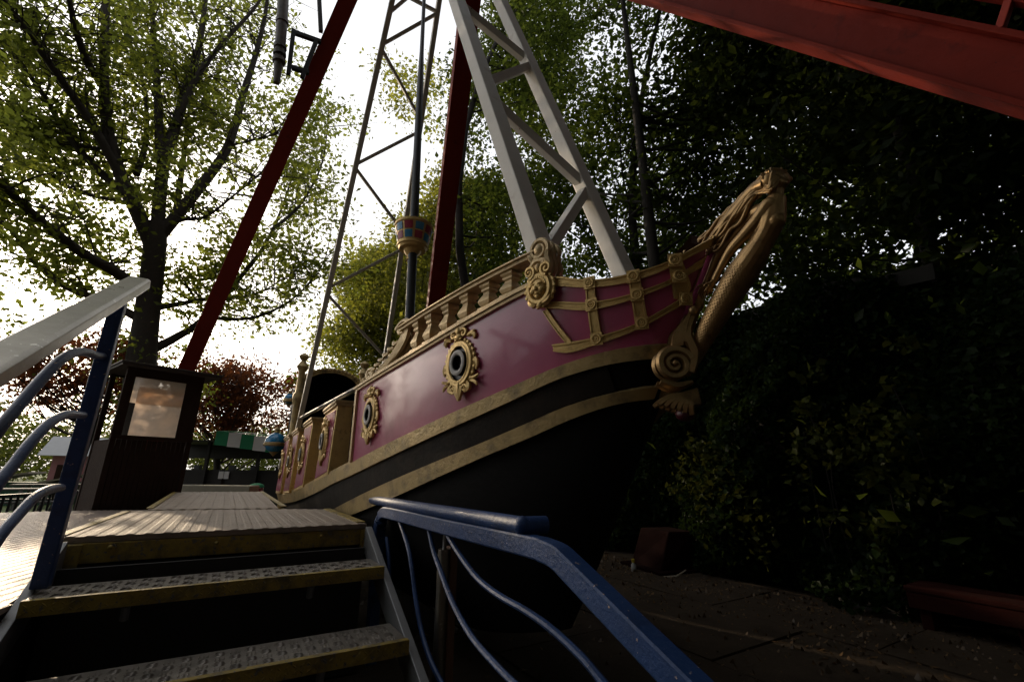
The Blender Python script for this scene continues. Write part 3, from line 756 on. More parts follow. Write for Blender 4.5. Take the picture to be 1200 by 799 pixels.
# ---- mast and crow's nest
m0, m1 = V((1.6, 5.0, .3)), V((1.62, 5.36, 10.5))
def mast_at(py): return on(at_w(480, 375, 1.6), at_w(497, 0, 1.6), 485, py)
Q = [mast_at(y) for y in (470, 375, 280, 95, 60, 0, -110)]
mb = MB(); mb.tube(Q, [.058, .058, .06, .05, .034, .03, .03], 12, up=(0, 1, .2)); mb.build('mast', mat('dark_mast_paint', (.03, .032, .036), .4, .3, .3, 8), ship, smooth=True)
cn = mast_at(281)
mb = MB(); mb.lathe([(.03, -.33), (.075, -.31), (.06, -.25), (.10, -.20), (.115, -.17), (.17, -.16), (.185, -.13)], cn, 20); mb.build('nest_bracket', gold, ship, smooth=True)
nest = MB(); nest.lathe([(.185, -.13), (.20, -.12), (.20, -.09), (.19, -.085), (.235, .15), (.25, .155), (.25, .19), (.225, .195), (.17, -.09)], cn, 20)
nest = nest.build('crow_nest', gold, ship, smooth=True)
for j in range(2):
    for i in range(10):
        a0, a1 = 2*math.pi*(i+.12)/10, 2*math.pi*(i+.88)/10; z0, z1 = (-.07, .025) if j == 0 else (.045, .14); rows = []
        for z in (z0, z1):
            r_ = .190+.045*(z+.085)/.235+.006; rows.append([(cn[0]+r_*math.cos(a0+(a1-a0)*k/3), cn[1]+r_*math.sin(a0+(a1-a0)*k/3), cn[2]+z) for k in range(4)])
        mb = MB(); mb.grid(rows); mb.grid([[(p[0]*.97+cn[0]*.03, p[1]*.97+cn[1]*.03, p[2]) for p in r_] for r_ in rows], True); mb.build('nest_panel', nest_red if (i+j) % 2 else nest_blue, nest)

# ---- stern canopy, posts, lanterns, tube rail
mb = MB(); uc = 10.9; wL, wR = 1.12, 2.44; cx = (wL+wR)/2; rad = (wR-wL)/2; zs = at_u(383, 434, uc)[2]-rad*.62
def arc(r_, u, k=16, sq=.62): return [(cx+r_*math.cos(math.pi-math.pi*i/k), u, zs+r_*sq*math.sin(math.pi*i/k)) for i in range(k+1)]
mb.grid([arc(rad-.01, uc+.02), arc(rad-.01, 12.4)]); mb.grid([arc(rad-.05, uc+.02), arc(rad-.05, 12.4)], True)
mb.grid([[(cx, 12.4, -.4)]*17, arc(rad, 12.4)])
mb.box((wL, uc+.05, -.5), (wL+.04, 12.4, zs)); mb.box((wR-.04, uc+.05, -.5), (wR, 12.4, zs)); mb.box((wL, 12.38, -.5), (wR, 12.42, zs+.1))
mb.build('stern_canopy', black_hull, ship)
mb = MB(); mb.tube(arc(rad, uc, 24), .045, 8, up=(0, 1, 0)); mb.tube(arc(rad-.07, uc-.02, 24), .025, 6, up=(0, 1, 0))
for i in range(25):
    p = arc(rad+.02, uc-.03, 24)[i]; mb.ball(p, (.05, .03, .045), 6, 5)
mb.build('canopy_rim', gold_dull, ship, smooth=True)
for w_ in (wL-.02, wR+.02):
    zf = at_u(346, 418, uc)[2]; c0 = (w_, uc, 0)
    prof = [(.10, -.55), (.10, .0), (.13, .05), (.09, .10), (.075, .35), (.12, .42), (.085, .5), (.075, .9), (.12, .97), (.12, 1.05), (.08, 1.1), (.07, 1.4), (.13, 1.48), (.06, 1.56)]
    k = (zf-.1)/1.56
    mb = MB(); mb.lathe([(r_, z*k) for r_, z in prof]+[(.04, zf-.08), (.075, zf-.05), (.11, zf+.02), (.08, zf+.06), (.02, zf+.10)], c0, 14); mb.build('stern_post', gold_dull, ship, smooth=True)
for (px, py, r_) in ((322.5, 519, .22), (339, 468, .125)):
    c = at_u(px, py, 11.6)
    mb = MB(); mb.ball(c, r_, 18, 12); o = mb.build('stern_lantern', blue_dome, ship, smooth=True)
    mb = MB(); mb.lathe([(r_*.96, -.05), (r_*1.07, -.035), (r_*1.07, .02), (r_*.96, .04)], (c[0], c[1], c[2]-.03), 20)
    mb.lathe([(.02, r_*.96), (.06, r_*1.0), (.04, r_*1.25), (.065, r_*1.35), (.01, r_*1.6)], c, 10); mb.lathe([(.01, -r_*1.35), (.05, -r_*1.15), (.10, -r_*.93)], c, 12)
    mb.build('lantern_band', gold_dull, o, smooth=True)
a, b = hit(431, 449, -.12), at_w(353, 490, 1.06)
mb = MB(); mb.tube([a, b], .030, 10); mb.build('grab_rail', black_iron, ship, smooth=True)

# ================================================================== RED SUPPORT FRAME
fr_ = thing('support_frame', (1.6, 5.35, -1.25), 'tall dark red steel A-frame legs the ship hangs between', 'ride frame')
nB = np.cross(ray(311, 222), ray(408, 0)); nC = np.cross(ray(537, 124), ray(514, 324)); nA = np.cross(ray(985, 37), ray(1200, 91))
def wsol(n, u, z): return -(n[1]*u+n[2]*z)/n[0]
def leg(a, b, w, h, up):
    mb = MB(); mb.bar(a, b, w, h, up); return mb.build('leg', red_steel, fr_, bevel=.012)
Ls, Lf = V((wsol(nB, 5.5, 10.6), 5.5, 10.6)), V((wsol(nB, 13.2, -1.25), 13.2, -1.25))
Fs, Ff = V((wsol(nC, 5.45, 10.6), 5.45, 10.6)), V((wsol(nC, 13.2, -1.25), 13.2, -1.25))
leg(Ls, Lf, .16, .29, (1, 0, 0)); leg(Fs, Ff, .17, .41, (1, 0, 0))
Rf = V((4.75, -2.5, 0)); Rf[2] = -(nA[0]*Rf[0]+nA[1]*Rf[1])/nA[2]
Rs = V((2.25, 5.3, 0)); Rs[2] = -(nA[0]*Rs[0]+nA[1]*Rs[1])/nA[2]
rleg = leg(Rs, Rf, .29, .12, (1, 0, 0))
leg(V((1.1, 5.3, 10.6)), V((-1.9, -2.5, -1.25)), .46, .50, (1, 0, 0))
dR = (Rf-Rs)/np.linalg.norm(Rf-Rs); sR = np.cross(dR, V((1, 0, 0))); sR /= np.linalg.norm(sR)
if sR[2] < 0: sR = -sR
mb = MB()
for s_ in (-1, 1):      # flanges
    mb.bar(Rs+sR*s_*.27, Rf+sR*s_*.27, .03, .46, up=np.cross(dR, sR)) if False else mb.sweep([Rs+sR*s_*.1625, Rf+sR*s_*.1625], [(-.12, -.018), (.12, -.018), (.12, .018), (-.12, .018)], up=sR)
mb.build('flange', red_steel, fr_, bevel=.005)
mb = MB(); e = np.cross(dR, sR); e = e if e[0] < 0 else -e
mb.bar(Rs+sR*.335+e*.09, Rf+sR*.335+e*.09, .055, .055)
for t in np.linspace(.1, .95, 9):
    p = Rs+(Rf-Rs)*t+e*.10; mb.bar(p+sR*.175, p+sR*.335-dR*.08, .045, .045)
mb.build('ladder_rail', red_steel, fr_, bevel=.006)
mb = MB(); mb.bar(V((.75, 5.4, 10.6)), V((1.22, 5.4, 10.6)), .7, .7); mb.build('bearing', red_steel, fr_, bevel=.03)
mb = MB(); mb.bar(V((2.02, 5.4, 10.6)), V((2.5, 5.4, 10.6)), .7, .7); mb.build('bearing', red_steel, fr_, bevel=.03)
gq = Fs+(Ff-Fs)*.075; mb = MB(); mb.box((gq[0]-.34, gq[1]-.3, gq[2]-.45), (gq[0]+.34, gq[1]-.1, gq[2]+.25)); mb.build('gusset', red_steel, fr_, bevel=.02)
ft = MB(); ft.box((Ff[0]-.5, Ff[1]-.5, -1.25), (Ff[0]+.5, Ff[1]+.5, -1.0)); ft.box((Lf[0]-.5, Lf[1]-.5, -1.25), (Lf[0]+.5, Lf[1]+.5, -1.0)); ft.build('base_plate', red_steel, fr_, bevel=.02)
# cable and lamp bracket on the near stern leg
lp = on(Ls, Lf, 383, 60); d = (Lf-Ls)/np.linalg.norm(Lf-Ls)
def lampx(px, py): return at_d(px, py, math.hypot(lp[0], lp[1])-.15)
mb = MB()
for a, b in (((342, 38), (376, 50)), ((342, 80), (362, 86)), ((344, 36), (338, 88)), ((371, 48), (354, 92)), ((374, 0), (376, 38))): mb.bar(lampx(*a), lampx(*b), .07, .07)
br = mb.build('lamp_bracket', black_iron, fr_)
mb = MB(); Q = [lampx(x, y) for x, y in ((333, -30), (331, 20), (328, 60), (324, 98))]; mb.tube(Q, [.095, .09, .085, .05], 12, up=(0, 1, 0))
for y in (24, 54, 62, 70): mb.tube([lampx(331-(y-20)*.08, y), lampx(331-(y-20)*.08, y+4)], .105, 12, up=(0, 1, 0))
mb.build('lamp_tube', mat('grimy_brown_plastic', (.10, .07, .055), .45, 0, .3, 8, dirt=(.02, .014, .01), dirt_amt=.45, dirt_scale=5), br, smooth=True)

# far bow footing seen under the hull
footing_red = mat('near_black_red_paint', (.007, .001, .0008), .95, 0, .3, 5, .3, 20, spec=.05)  # near-black red with slight random mottling
q = at_z(780, 668, -1.25); fo = thing('footing', q, 'dark red steel footing block at the foot of the ivy hedge', 'footing')
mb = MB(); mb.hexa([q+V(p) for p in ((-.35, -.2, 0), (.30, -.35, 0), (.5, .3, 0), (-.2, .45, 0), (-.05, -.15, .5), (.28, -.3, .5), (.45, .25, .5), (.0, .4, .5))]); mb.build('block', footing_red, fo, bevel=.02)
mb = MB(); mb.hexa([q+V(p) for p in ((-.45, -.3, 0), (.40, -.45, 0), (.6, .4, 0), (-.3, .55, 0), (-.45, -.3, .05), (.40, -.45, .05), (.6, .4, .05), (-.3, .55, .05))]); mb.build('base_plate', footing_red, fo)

# ================================================================== PLATFORM AND STEPS
DZ = -.36
pl = thing('boarding_platform', (0, 5, -1.25), 'boarding platform of ribbed metal plates edged in worn yellow', 'platform')
def plate(name, pts, z, m_, ribdir=None, pitch=.09, th=.03, ribs=True, rib_w=.05, rib_h=.0035):
    """a plate with raised ribs running along ribdir"""
    mb = MB(); n = len(pts)
    mb.add([(x, y, z) for x, y in pts]+[(x, y, z-th) for x, y in pts], [tuple(range(n)), tuple(range(2*n-1, n-1, -1))]+[(i, (i+1) % n, n+(i+1) % n, n+i) for i in range(n)])
    o = mb.build(name, m_, pl)
    if not ribs: return o
    d = V(ribdir); d = d/np.linalg.norm(d); e = V((-d[1], d[0])); pr = [p@e for p in map(V, pts)]
    mb = MB(); s = min(pr)+pitch/2
    while s < max(pr):
        xs_ = []
        for i in range(n):
            a, b = V(pts[i]), V(pts[(i+1) % n]); ea, eb = a@e-s, b@e-s
            if ea*eb < 0: xs_.append((a+(b-a)*(ea/(ea-eb)))@d)
        if len(xs_) >= 2 and max(xs_)-min(xs_) > .05:
            a, b = e*s+d*(min(xs_)+.01), e*s+d*(max(xs_)-.01); w2 = e*rib_w/2; w1 = e*rib_w*.3
            mb.add([(*(a-w2), z+.0005), (*(a+w2), z+.0005), (*(b+w2), z+.0005), (*(b-w2), z+.0005), (*(a-w1), z+rib_h), (*(a+w1), z+rib_h), (*(b+w1), z+rib_h), (*(b-w1), z+rib_h)],
                   [(4, 5, 6, 7), (0, 1, 5, 4), (1, 2, 6, 5), (2, 3, 7, 6), (3, 0, 4, 7)])
        s += pitch
    setp(mb.build('tread_ribs', m_, o), kind='stuff')
    return o
plate('deck_plate', [(-.74, 3.46), (.905, 3.43), (.90, 4.82), (.50, 5.04), (-.56, 5.30), (-.70, 5.28)], DZ, deck_board, (0, 1), .085)
plate('deck_plate', [(-.55, 5.32), (.48, 5.06), (.56, 8.9), (-.66, 9.2)], DZ+.006, deck_board, (0, 1), .10)
plate('deck_plate', [(-5.2, .4), (-.705, .4), (-.705, 3.55), (-.745, 3.56), (-.745, 8.35), (-1.75, 8.6), (-5.2, 8.1)], -.56, side_plate, (.31, .95), .075)
# yellow edges painted on the plates, 3 mm proud
def edge(pts, w, z, up=(0, 0, 1)):
    mb = MB(); mb.sweep([(x, y, z) for x, y in pts], [(-w/2, 0), (w/2, 0), (w/2, .008), (-w/2, .008)]); mb.build('edge_strip', yellow_paint, pl)
edge([(-.715, 3.5), (-.675, 5.2)], .05, DZ+.002); edge([(.88, 3.5), (.875, 4.8)], .06, DZ+.002); edge([(.54, 5.2), (.545, 8.85)], .05, DZ+.008); edge([(-.545, 5.4), (-.635, 9.1)], .05, DZ+.008)
mb = MB(); mb.box((-.74, 3.445, DZ-.135), (.90, 3.475, DZ-.034)); beam = mb.build('edge_beam', yellow_paint, pl, bevel=.004)
mb = MB(); mb.box((-.742, 3.425, DZ-.155), (-.60, 3.444, DZ-.037)); mb.build('end_plate', yellow_paint, pl, bevel=.004)
mb = MB(); mb.box((.87, 3.42, DZ-.15), (.912, 3.4445, DZ-.037)); mb.build('end_plate', yellow_paint, pl, bevel=.004)
for px, py in ((130, 641), (254, 636), (376, 628)):
    p = at_u(px, py, 3.445); mb = MB(); mb.X = lambda q, p=p: p+V((q[0], -q[2], q[1])); mb.prism([(.024*math.cos(R(60*i)), .024*math.sin(R(60*i))) for i in range(6)], .016); mb.ball((0, 0, .016), (.013, .013, .012)); mb.build('bolt', yellow_paint, beam, smooth=True)
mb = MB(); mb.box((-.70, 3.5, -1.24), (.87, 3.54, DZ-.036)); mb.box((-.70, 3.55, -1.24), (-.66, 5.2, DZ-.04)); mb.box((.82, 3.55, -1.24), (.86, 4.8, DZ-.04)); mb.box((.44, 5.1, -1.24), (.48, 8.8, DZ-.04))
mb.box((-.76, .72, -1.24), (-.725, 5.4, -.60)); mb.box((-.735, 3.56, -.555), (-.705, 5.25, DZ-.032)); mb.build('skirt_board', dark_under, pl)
# grating bars at the far end
st = thing('metal_steps', (.1, 2.6, -1.25), 'metal steps with chequered treads and worn yellow nosings', 'steps')
def tread(u, z, wl, wr, dp=.30):
    mb = MB(); mb.box((wl, u, z-.022), (wr, u+dp, z)); t = mb.build('tread', tread_metal, st, bevel=.004)
    mb = MB(); pt_ = .060; nx = int((wr-wl)/pt_); ny = int((dp-.02)/pt_)
    for i in range(nx):
        for j in range(ny):
            cx_, cy_ = wl+.035+i*pt_, u+.058+j*pt_
            a = R(0) if (i+j) % 2 else R(90); d = V((math.cos(a), math.sin(a))); e = V((-d[1], d[0]))
            for k in (-1, 0, 1):
                c_ = V((cx_, cy_))+e*k*.016; l_ = .026-.004*abs(k)
                q = [c_+d*s1*l_+e*s2*.0062 for s1, s2 in ((-1, 0), (0, -1), (1, 0), (0, 1))]
                mb.add([(*p, z+.0003) for p in q]+[(*(c_-d*.012), z+.0055), (*(c_+d*.012), z+.0055)], [(0, 1, 5, 4), (1, 2, 5), (2, 3, 4, 5), (3, 0, 4)])
    setp(mb.build('tread_bars', tread_metal, t), kind='stuff')
    mb = MB(); mb.box((wl-.004, u-.006, z-.062), (wr+.004, u+.002, z+.003)); mb.box((wl-.003, u+.002, z+.0006), (wr+.003, u+.028, z+.003))
    nb = mb.build('nosing', yellow_paint, st, bevel=.002)
    mb = MB(); n = int((wr-wl)/.03)
    for i in range(n):
        for k in range(2):
            cx_, cz_ = wl+.015+i*.03, z-.018-.025*k; a = R(40) if (i+k) % 2 else R(-40); d = V((math.cos(a), math.sin(a))); e = V((-d[1], d[0]))
            q = [V((cx_, cz_))+d*s1*.014+e*s2*.004 for s1, s2 in ((-1, 0), (0, -1), (1, 0), (0, 1))]
            mb.add([(p[0], u-.0062, p[1]) for p in q]+[(cx_, u-.010, cz_)], [(0, 1, 4), (1, 2, 4), (2, 3, 4), (3, 0, 4)])
    setp(mb.build('tread_bars', yellow_paint, nb), kind='stuff')
tread(2.90, -.549, -.655, .89); tread(2.39, -.79, -.655, .885); tread(1.88, -1.03, -.655, .885)
for w_ in (-.678, .915):
    mb = MB(); mb.sweep([(w_, 3.43, DZ-.06), (w_, 1.72, -1.20)], [(-.022, -.09), (.022, -.09), (.022, .05), (-.022, .05)]); mb.build('stringer', grey_steel, st, bevel=.005)
for u, z in ((2.93, -.575), (2.42, -.815)):
    for px in (-.3, .5):
        mb = MB(); mb.tube([(px, u, z-.04), (px, u+.02, z-.10)], .018, 8); mb.build('bolt', grey_steel, st)
mb = MB(); mb.box((-.66, 3.33, -1.22), (.88, 3.36, -.50)); mb.build('back_board', dark_under, st)

# ================================================================== HANDRAILS
hl = thing('stair_handrail', (-.645, 3.06, -.53), 'blue handrail with curved bars and a wide worn silver top, left of the steps', 'handrail')
WL = -.645
pt = V((WL, 3.065, .90))
mb = MB(); mb.bar((WL, 3.065, -.53), (WL, 3.065, .875), .064, .064, up=(0, 1, 0)); mb.build('post', blue_paint, hl, bevel=.008)
a, b = at_w(163, 331, WL), at_w(0, 424, WL); dd = (b-a)/np.linalg.norm(b-a)
mb = MB(); mb.sweep([a, b+dd*.9], [(-.056, -.028), (.056, -.028), (.056, .020), (.042, .030), (-.042, .030), (-.056, .020)]); mb.build('top_rail', silver, hl, bevel=.005)
for pts in ([(124, 418), (112, 417), (100, 413), (86, 414), (68, 425), (45, 449), (20, 478), (-10, 515), (-60, 590), (-110, 680)],
            [(97, 487), (85, 486), (72, 488), (56, 498), (35, 520), (15, 546), (-10, 578), (-60, 660)],
            [(71, 572), (58, 574), (42, 582), (22, 603), (0, 629), (-40, 690)]):
    Q = smoothpath([at_w(x, y, WL) for x, y in pts], 4); mb = MB(); mb.sweep(Q, [(.019*math.cos(t), .019*math.sin(t)) for t in [2*math.pi*i/10 for i in range(10)]]); mb.build('curved_bar', blue_paint, hl, smooth=True)
hr = thing('pit_railing', (1.02, 2.5, -1.25), 'blue railing with chipped paint, right of the steps by the hull', 'railing')
WR = 1.02
mb = MB(); mb.tube([at_w(437, 586, WR), at_w(612, 616, WR)], .034, 14); mb.ball(at_w(612, 616, WR), (.036, .036, .036), 12, 8); mb.tube([at_w(612, 616, WR), at_w(612, 616, WR)+V((.10, -.02, 0))], .034, 12); mb.build('top_pipe', blue_paint, hr, smooth=True)
sq = [(-.032, -.036), (.032, -.036), (.036, -.03), (.036, .03), (.030, .036), (-.030, .036), (-.036, .03), (-.036, -.03)]
bend = [at_w(x, y, WR) for x, y in ((441, 690), (443, 640), (446, 612), (451, 602), (462, 602), (520, 616), (620, 639), (640, 645), (655, 652), (668, 664), (700, 696), (750, 746), (810, 806))]; bend[0][2] = -1.24
endd = bend[-1]-bend[-2]; bend.append(bend[-1]+endd*1.5)
mb = MB(); mb.sweep(smoothpath(bend, 4), sq, up=(0.02, -.6, .8)); mb.build('rail', blue_paint, hr, smooth=True, angle=30)
for pts in ([(468, 610), (478, 640), (483, 668), (487, 700), (494, 740), (505, 775), (520, 805), (535, 830)],
            [(503, 622), (508, 645), (516, 668), (530, 705), (552, 745), (580, 778), (606, 804), (640, 835)],
            [(525, 628), (540, 652), (560, 678), (585, 698), (615, 715), (645, 736), (680, 768), (707, 800), (735, 835)],
            [(453, 630), (456, 660), (457, 700), (458, 740)]):
    Q = smoothpath([at_w(x, y, WR) for x, y in pts], 4); mb = MB(); mb.tube(Q, .0135, 8, up=(1, 0, 0)); mb.build('curved_bar', blue_paint, hr, smooth=True)
q = at_w(517, 720, 1.10); zt = at_w(517, 642, 1.10)[2]
po = thing('steel_post', (q[0], q[1], -1.25), 'bare round steel post standing behind the blue railing bars', 'post')
mb = MB(); mb.tube([(q[0], q[1], -1.25), (q[0], q[1], zt)], .034, 14, up=(0, 1, 0)); mb.build('post', silver, po, smooth=True)
mb = MB(); mb.tube([(q[0], q[1], zt), (q[0], q[1], zt+.16)], .012, 8, up=(0, 1, 0)); mb.build('pin', grey_steel, po, smooth=True)
mb = MB(); mb.box((q[0]+.03, q[1]-.02, -1.25), (q[0]+.075, q[1]+.04, zt+.01)); mb.build('back_strip', mat('rusty_brown_paint', (.13, .055, .025), .6, 0, .3, 9), po, bevel=.004)

# ================================================================== OPERATOR BOOTH
bo = V((-1.50, 8.58)); bd = V((.93, .3676)); bn = V((.3676, -.93))     # face direction, outward normal
def face_pt(px, py):
    v = ray(px, py); A_ = np.array([[v[0], -bd[0]], [v[1], -bd[1]]]); t, s = np.linalg.solve(A_, bo); return s, v[2]*t
booth = thing('operator_booth', (-1.0, 9.2, -1.25), 'dark brown boarded operator booth with a bright dusty window', 'booth')
BW, BD = 1.02, 1.0; zt = face_pt(140, 428)[1]
def bx(mb, s0, s1, d0, d1, z0, z1):
    p = lambda s, d, z: (*(bo+bd*s-bn*d), z)
    mb.hexa([p(s0, d0, z0), p(s1, d0, z0), p(s1, d1, z0), p(s0, d1, z0), p(s0, d0, z1), p(s1, d0, z1), p(s1, d1, z1), p(s0, d1, z1)])
ws0, wz1 = face_pt(157, 441); ws1, wz0 = face_pt(210, 514)
wz1 = face_pt(185, 445)[1]; wz0 = face_pt(178, 512)[1]; ws0 = face_pt(150, 480)[0]; ws1 = face_pt(212, 484)[0]
ps0 = face_pt(157, 482)[0]
print('booth', zt, ws0, ws1, wz0, wz1, ps0)
for s in (0, BW-.07):
    for d in (0, BD-.07):
        mb = MB(); bx(mb, s, s+.07, d, d+.07, -1.25, zt); mb.build('corner_post', booth_wood, booth, bevel=.006)
n = 14
for i in range(n):      # boards below the window, front
    s0 = .075+(BW-.15)*i/n; mb = MB(); bx(mb, s0+.002, s0+(BW-.15)/n-.004, .012+.005*(i % 2), .035, -1.2, wz0-.06); mb.build('board', booth_wood, booth, bevel=.003)
for d in (BD-.035,):
    for i in range(n):
        s0 = .075+(BW-.15)*i/n; mb = MB(); bx(mb, s0+.002, s0+(BW-.15)/n-.004, d, d+.022, -1.2, wz0-.2); mb.build('board', booth_wood, booth)
for s in (.012, BW-.034):
    for i in range(10):
        d0 = .075+(BD-.15)*i/10; mb = MB(); bx(mb, s, s+.022, d0, d0+(BD-.15)/10-.005, -1.2, wz0-.06 if s < .5 else zt-.1); mb.build('board', booth_wood, booth)
mb = MB(); bx(mb, .07, BW-.07, .005, .05, wz1+.03, zt-.002); mb.build('header', booth_wood, booth)
mb = MB(); bx(mb, .07, BW-.07, BD-.05, BD-.005, wz1+.1, zt-.002); mb.build('header', booth_wood, booth)
mb = MB(); bx(mb, .075, BW-.075, .014, .04, -1.24, -1.2); mb.build('base_rail', booth_wood, booth)
mb = MB(); bx(mb, .07, ws0, .006, .05, wz0-.05, wz1+.03); bx(mb, ws1, BW-.07, .006, .05, wz0-.05, wz1+.03); bx(mb, .0, BW, -.03, .06, wz0-.055, wz0); bx(mb, ws0, ws1, .0, .05, wz1, wz1+.03)
win = mb.build('window', booth_wood, booth, bevel=.004)
def dusty_glass():
    M = bpy.data.materials.new('dusty_glass'); M.use_nodes = True; t = M.node_tree; t.nodes.remove(t.nodes['Principled BSDF']); N = t.nodes.new; L = t.links.new
    tc = N('ShaderNodeTexCoord'); n1 = N('ShaderNodeTexNoise'); n1.inputs['Scale'].default_value = 5; n1.inputs['Detail'].default_value = 8; L(tc.outputs['Object'], n1.inputs['Vector'])
    mr = N('ShaderNodeMapRange'); mr.inputs['From Min'].default_value = .3; mr.inputs['From Max'].default_value = .7; mr.inputs['To Min'].default_value = .62; mr.inputs['To Max'].default_value = .9; L(n1.outputs['Fac'], mr.inputs['Value'])
    tr = N('ShaderNodeBsdfTranslucent'); tr.inputs[0].default_value = (.88, .74, .62, 1); gl = N('ShaderNodeBsdfTransparent'); gs = N('ShaderNodeBsdfGlossy'); gs.inputs['Roughness'].default_value = .05
    a = N('ShaderNodeMixShader'); L(mr.outputs[0], a.inputs[0]); L(gl.outputs[0], a.inputs[1]); L(tr.outputs[0], a.inputs[2])
    b = N('ShaderNodeMixShader'); b.inputs[0].default_value = .08; L(a.outputs[0], b.inputs[1]); L(gs.outputs[0], b.inputs[2]); L(b.outputs[0], t.nodes['Material Output'].inputs[0]); return M
dg_ = dusty_glass()
mb = MB(); bx(mb, ps0, ws1, .022, .028, wz0, wz0+(wz1-wz0)*.84); mb.build('pane', dg_, win)
mb = MB(); bx(mb, ws0, ws1, .034, .038, wz0+(wz1-wz0)*.55, wz1); mb.build('pane', dg_, win)
mb = MB(); bx(mb, -.10, BW+.21, -.12, BD+.12, zt, zt+.035); bx(mb, -.12, BW+.23, -.14, BD+.14, zt+.0355, zt+.06); mb.build('roof', booth_roof, booth, bevel=.005)
mb = MB(); bx(mb, .1, BW-.1, .15, .45, wz0-.25, wz0-.2); mb.build('desk', booth_wood, booth)

# ================================================================== FAR THINGS BETWEEN THE TREES
# iron fence
fa, fb = at_d(-20, 604, 13.0), at_d(108, 600, 15.5); fa[2] = fb[2] = -1.25
fe = thing('iron_fence', fa, 'low black iron fence with upright bars beyond the left deck', 'fence')
L_ = np.linalg.norm(fb-fa); fd = (fb-fa)/L_
ftop = at_d(40, 579, 14)[2]
for z in (ftop, -.95):
    mb = MB(); mb.bar(fa+V((0, 0, z+1.25)), fb+V((0, 0, z+1.25)), .05, .05); mb.build('rail', black_iron, fe)
k = int(L_/.16); bm0 = None
for i in range(k+1):
    p = fa+fd*L_*i/k; mb = MB(); mb.bar(p, p+V((0, 0, ftop+1.25)), .035, .035, up=(0, 1, 0)); mb.build('bar', black_iron, fe)
# pink hut
ph = at_d(106, 545, 26.); ph[2] = -1.25; hut = thing('garden_hut', ph, 'small pink garden hut with a pale grey sheet roof', 'hut')
zr = at_d(106, 535, 26)[2]; zr2 = at_d(110, 512, 26)[2]
mb = MB(); mb.box((ph[0]-1.2, ph[1], -1.25), (ph[0]+.6, ph[1]+2.0, zr)); mb.build('wall', pink_wall, hut)
mb = MB(); x0, x1, y0, y1 = ph[0]-1.6, ph[0]+1.0, ph[1]-.35, ph[1]+2.3
mb.add([(x0, y0, zr), (x1, y0, zr), (x1, y1, zr), (x0, y1, zr), (x0, (y0+y1)/2, zr2), (x1, (y0+y1)/2, zr2)], [(0, 1, 5, 4), (2, 3, 4, 5), (0, 4, 3), (1, 2, 5), (3, 2, 1, 0)]); mb.build('roof', slate, hut)
mb = MB(); mb.box((ph[0]-1.0, ph[1]-.03, -1.25), (ph[0]-.5, ph[1]-.002, zr-.35)); mb.build('door', booth_wood, hut)
# picnic tables
lbl = ['picnic table nearest the iron fence, beyond the blue curved bars', 'picnic table with sunlit top, further off beside the pink hut']
for i, (px, py, d) in enumerate(((18, 588, 17.0), (60, 576, 21.0))):
    q = at_d(px, py, d); q[2] = -1.25; o = thing('picnic_table', q, lbl[i], 'picnic table', 'picnic tables on the lawn')
    for j in range(4):
        mb = MB(); mb.box((q[0]-.9, q[1]-.36+.18*j, -.55), (q[0]+.9, q[1]-.20+.18*j, -.51)); mb.build('plank', wood_grey, o)
    for s_ in (-1, 1):
        mb = MB(); mb.box((q[0]-.9, q[1]+s_*.7-.13, -.83), (q[0]+.9, q[1]+s_*.7+.13, -.79)); mb.build('seat', wood_grey, o)
        for t_ in (-1, 1):
            mb = MB(); mb.bar((q[0]+s_*.6, q[1]+t_*.7, -1.25), (q[0]+s_*.6, q[1]+t_*.25, -.55), .08, .05); mb.build('leg', wood_grey, o)
q = at_d(40, 565, 23); q[2] = -1.25
sh = thing('green_shelter', q, 'low dark green shed with two sunlit roof edges at far left', 'shed'); za, zb = at_d(40, 556, 23)[2], at_d(55, 566, 23)[2]
mb = MB(); mb.box((q[0]-1.6, q[1], -1.25), (q[0]+1.6, q[1]+1.5, zb)); mb.build('wall', mat('dark_green_boards', (.01, .055, .03), .6), sh)
for s_ in (-1, 1):
    mb = MB(); c = q[0]+s_*.85; mb.add([(c-.8, q[1]-.25, zb-.05), (c+.7, q[1]-.25, za+.02), (c+.7, q[1]+1.6, za+.02), (c-.8, q[1]+1.6, zb-.05), (c-.8, q[1]-.25, zb+.01), (c+.7, q[1]-.25, za+.08), (c+.7, q[1]+1.6, za+.08), (c-.8, q[1]+1.6, zb+.01)], [(3, 2, 1, 0), (4, 5, 6, 7), (0, 1, 5, 4), (1, 2, 6, 5), (2, 3, 7, 6), (3, 0, 4, 7)]); mb.build('roof', stone, sh)
# refreshment stall with striped awning
q = at_d(290, 560, 17.0); q[2] = -1.25
stl = thing('striped_stall', q, 'dark stall under a green and white striped awning', 'stall')
za, zb = at_d(290, 499, 16.6)[2], at_d(290, 515, 16.0)[2]
tw = RV*V((1, 1, 0)); tw /= np.linalg.norm(tw); tb = V((-tw[1], tw[0], 0))
x = -1.6
p = lambda s, d, z: q*V((1, 1, 0))+tw*s+tb*d+V((0, 0, z))
for i in range(5):
    a, b = -.75+i*.40, -.75+(i+1)*.40; zf = zb-.02-.05*(i-1)
    mb = MB(); mb.add([p(a, -.8, zf+.23), p(b, -.8, zf+.20), p(b, .8, zf+.30), p(a, .8, zf+.33)], [(0, 1, 2, 3)])
    mb.hexa([p(a+.004, -.8, zf-.20), p(b-.004, -.8, zf-.23), p(b-.004, -.78, zf-.23), p(a+.004, -.78, zf-.20), p(a+.004, -.8, zf+.22), p(b-.004, -.8, zf+.19), p(b-.004, -.78, zf+.19), p(a+.004, -.78, zf+.22)])
    mb.build('awning_strip', green_cloth if i % 2 == 0 else white_cloth, stl)
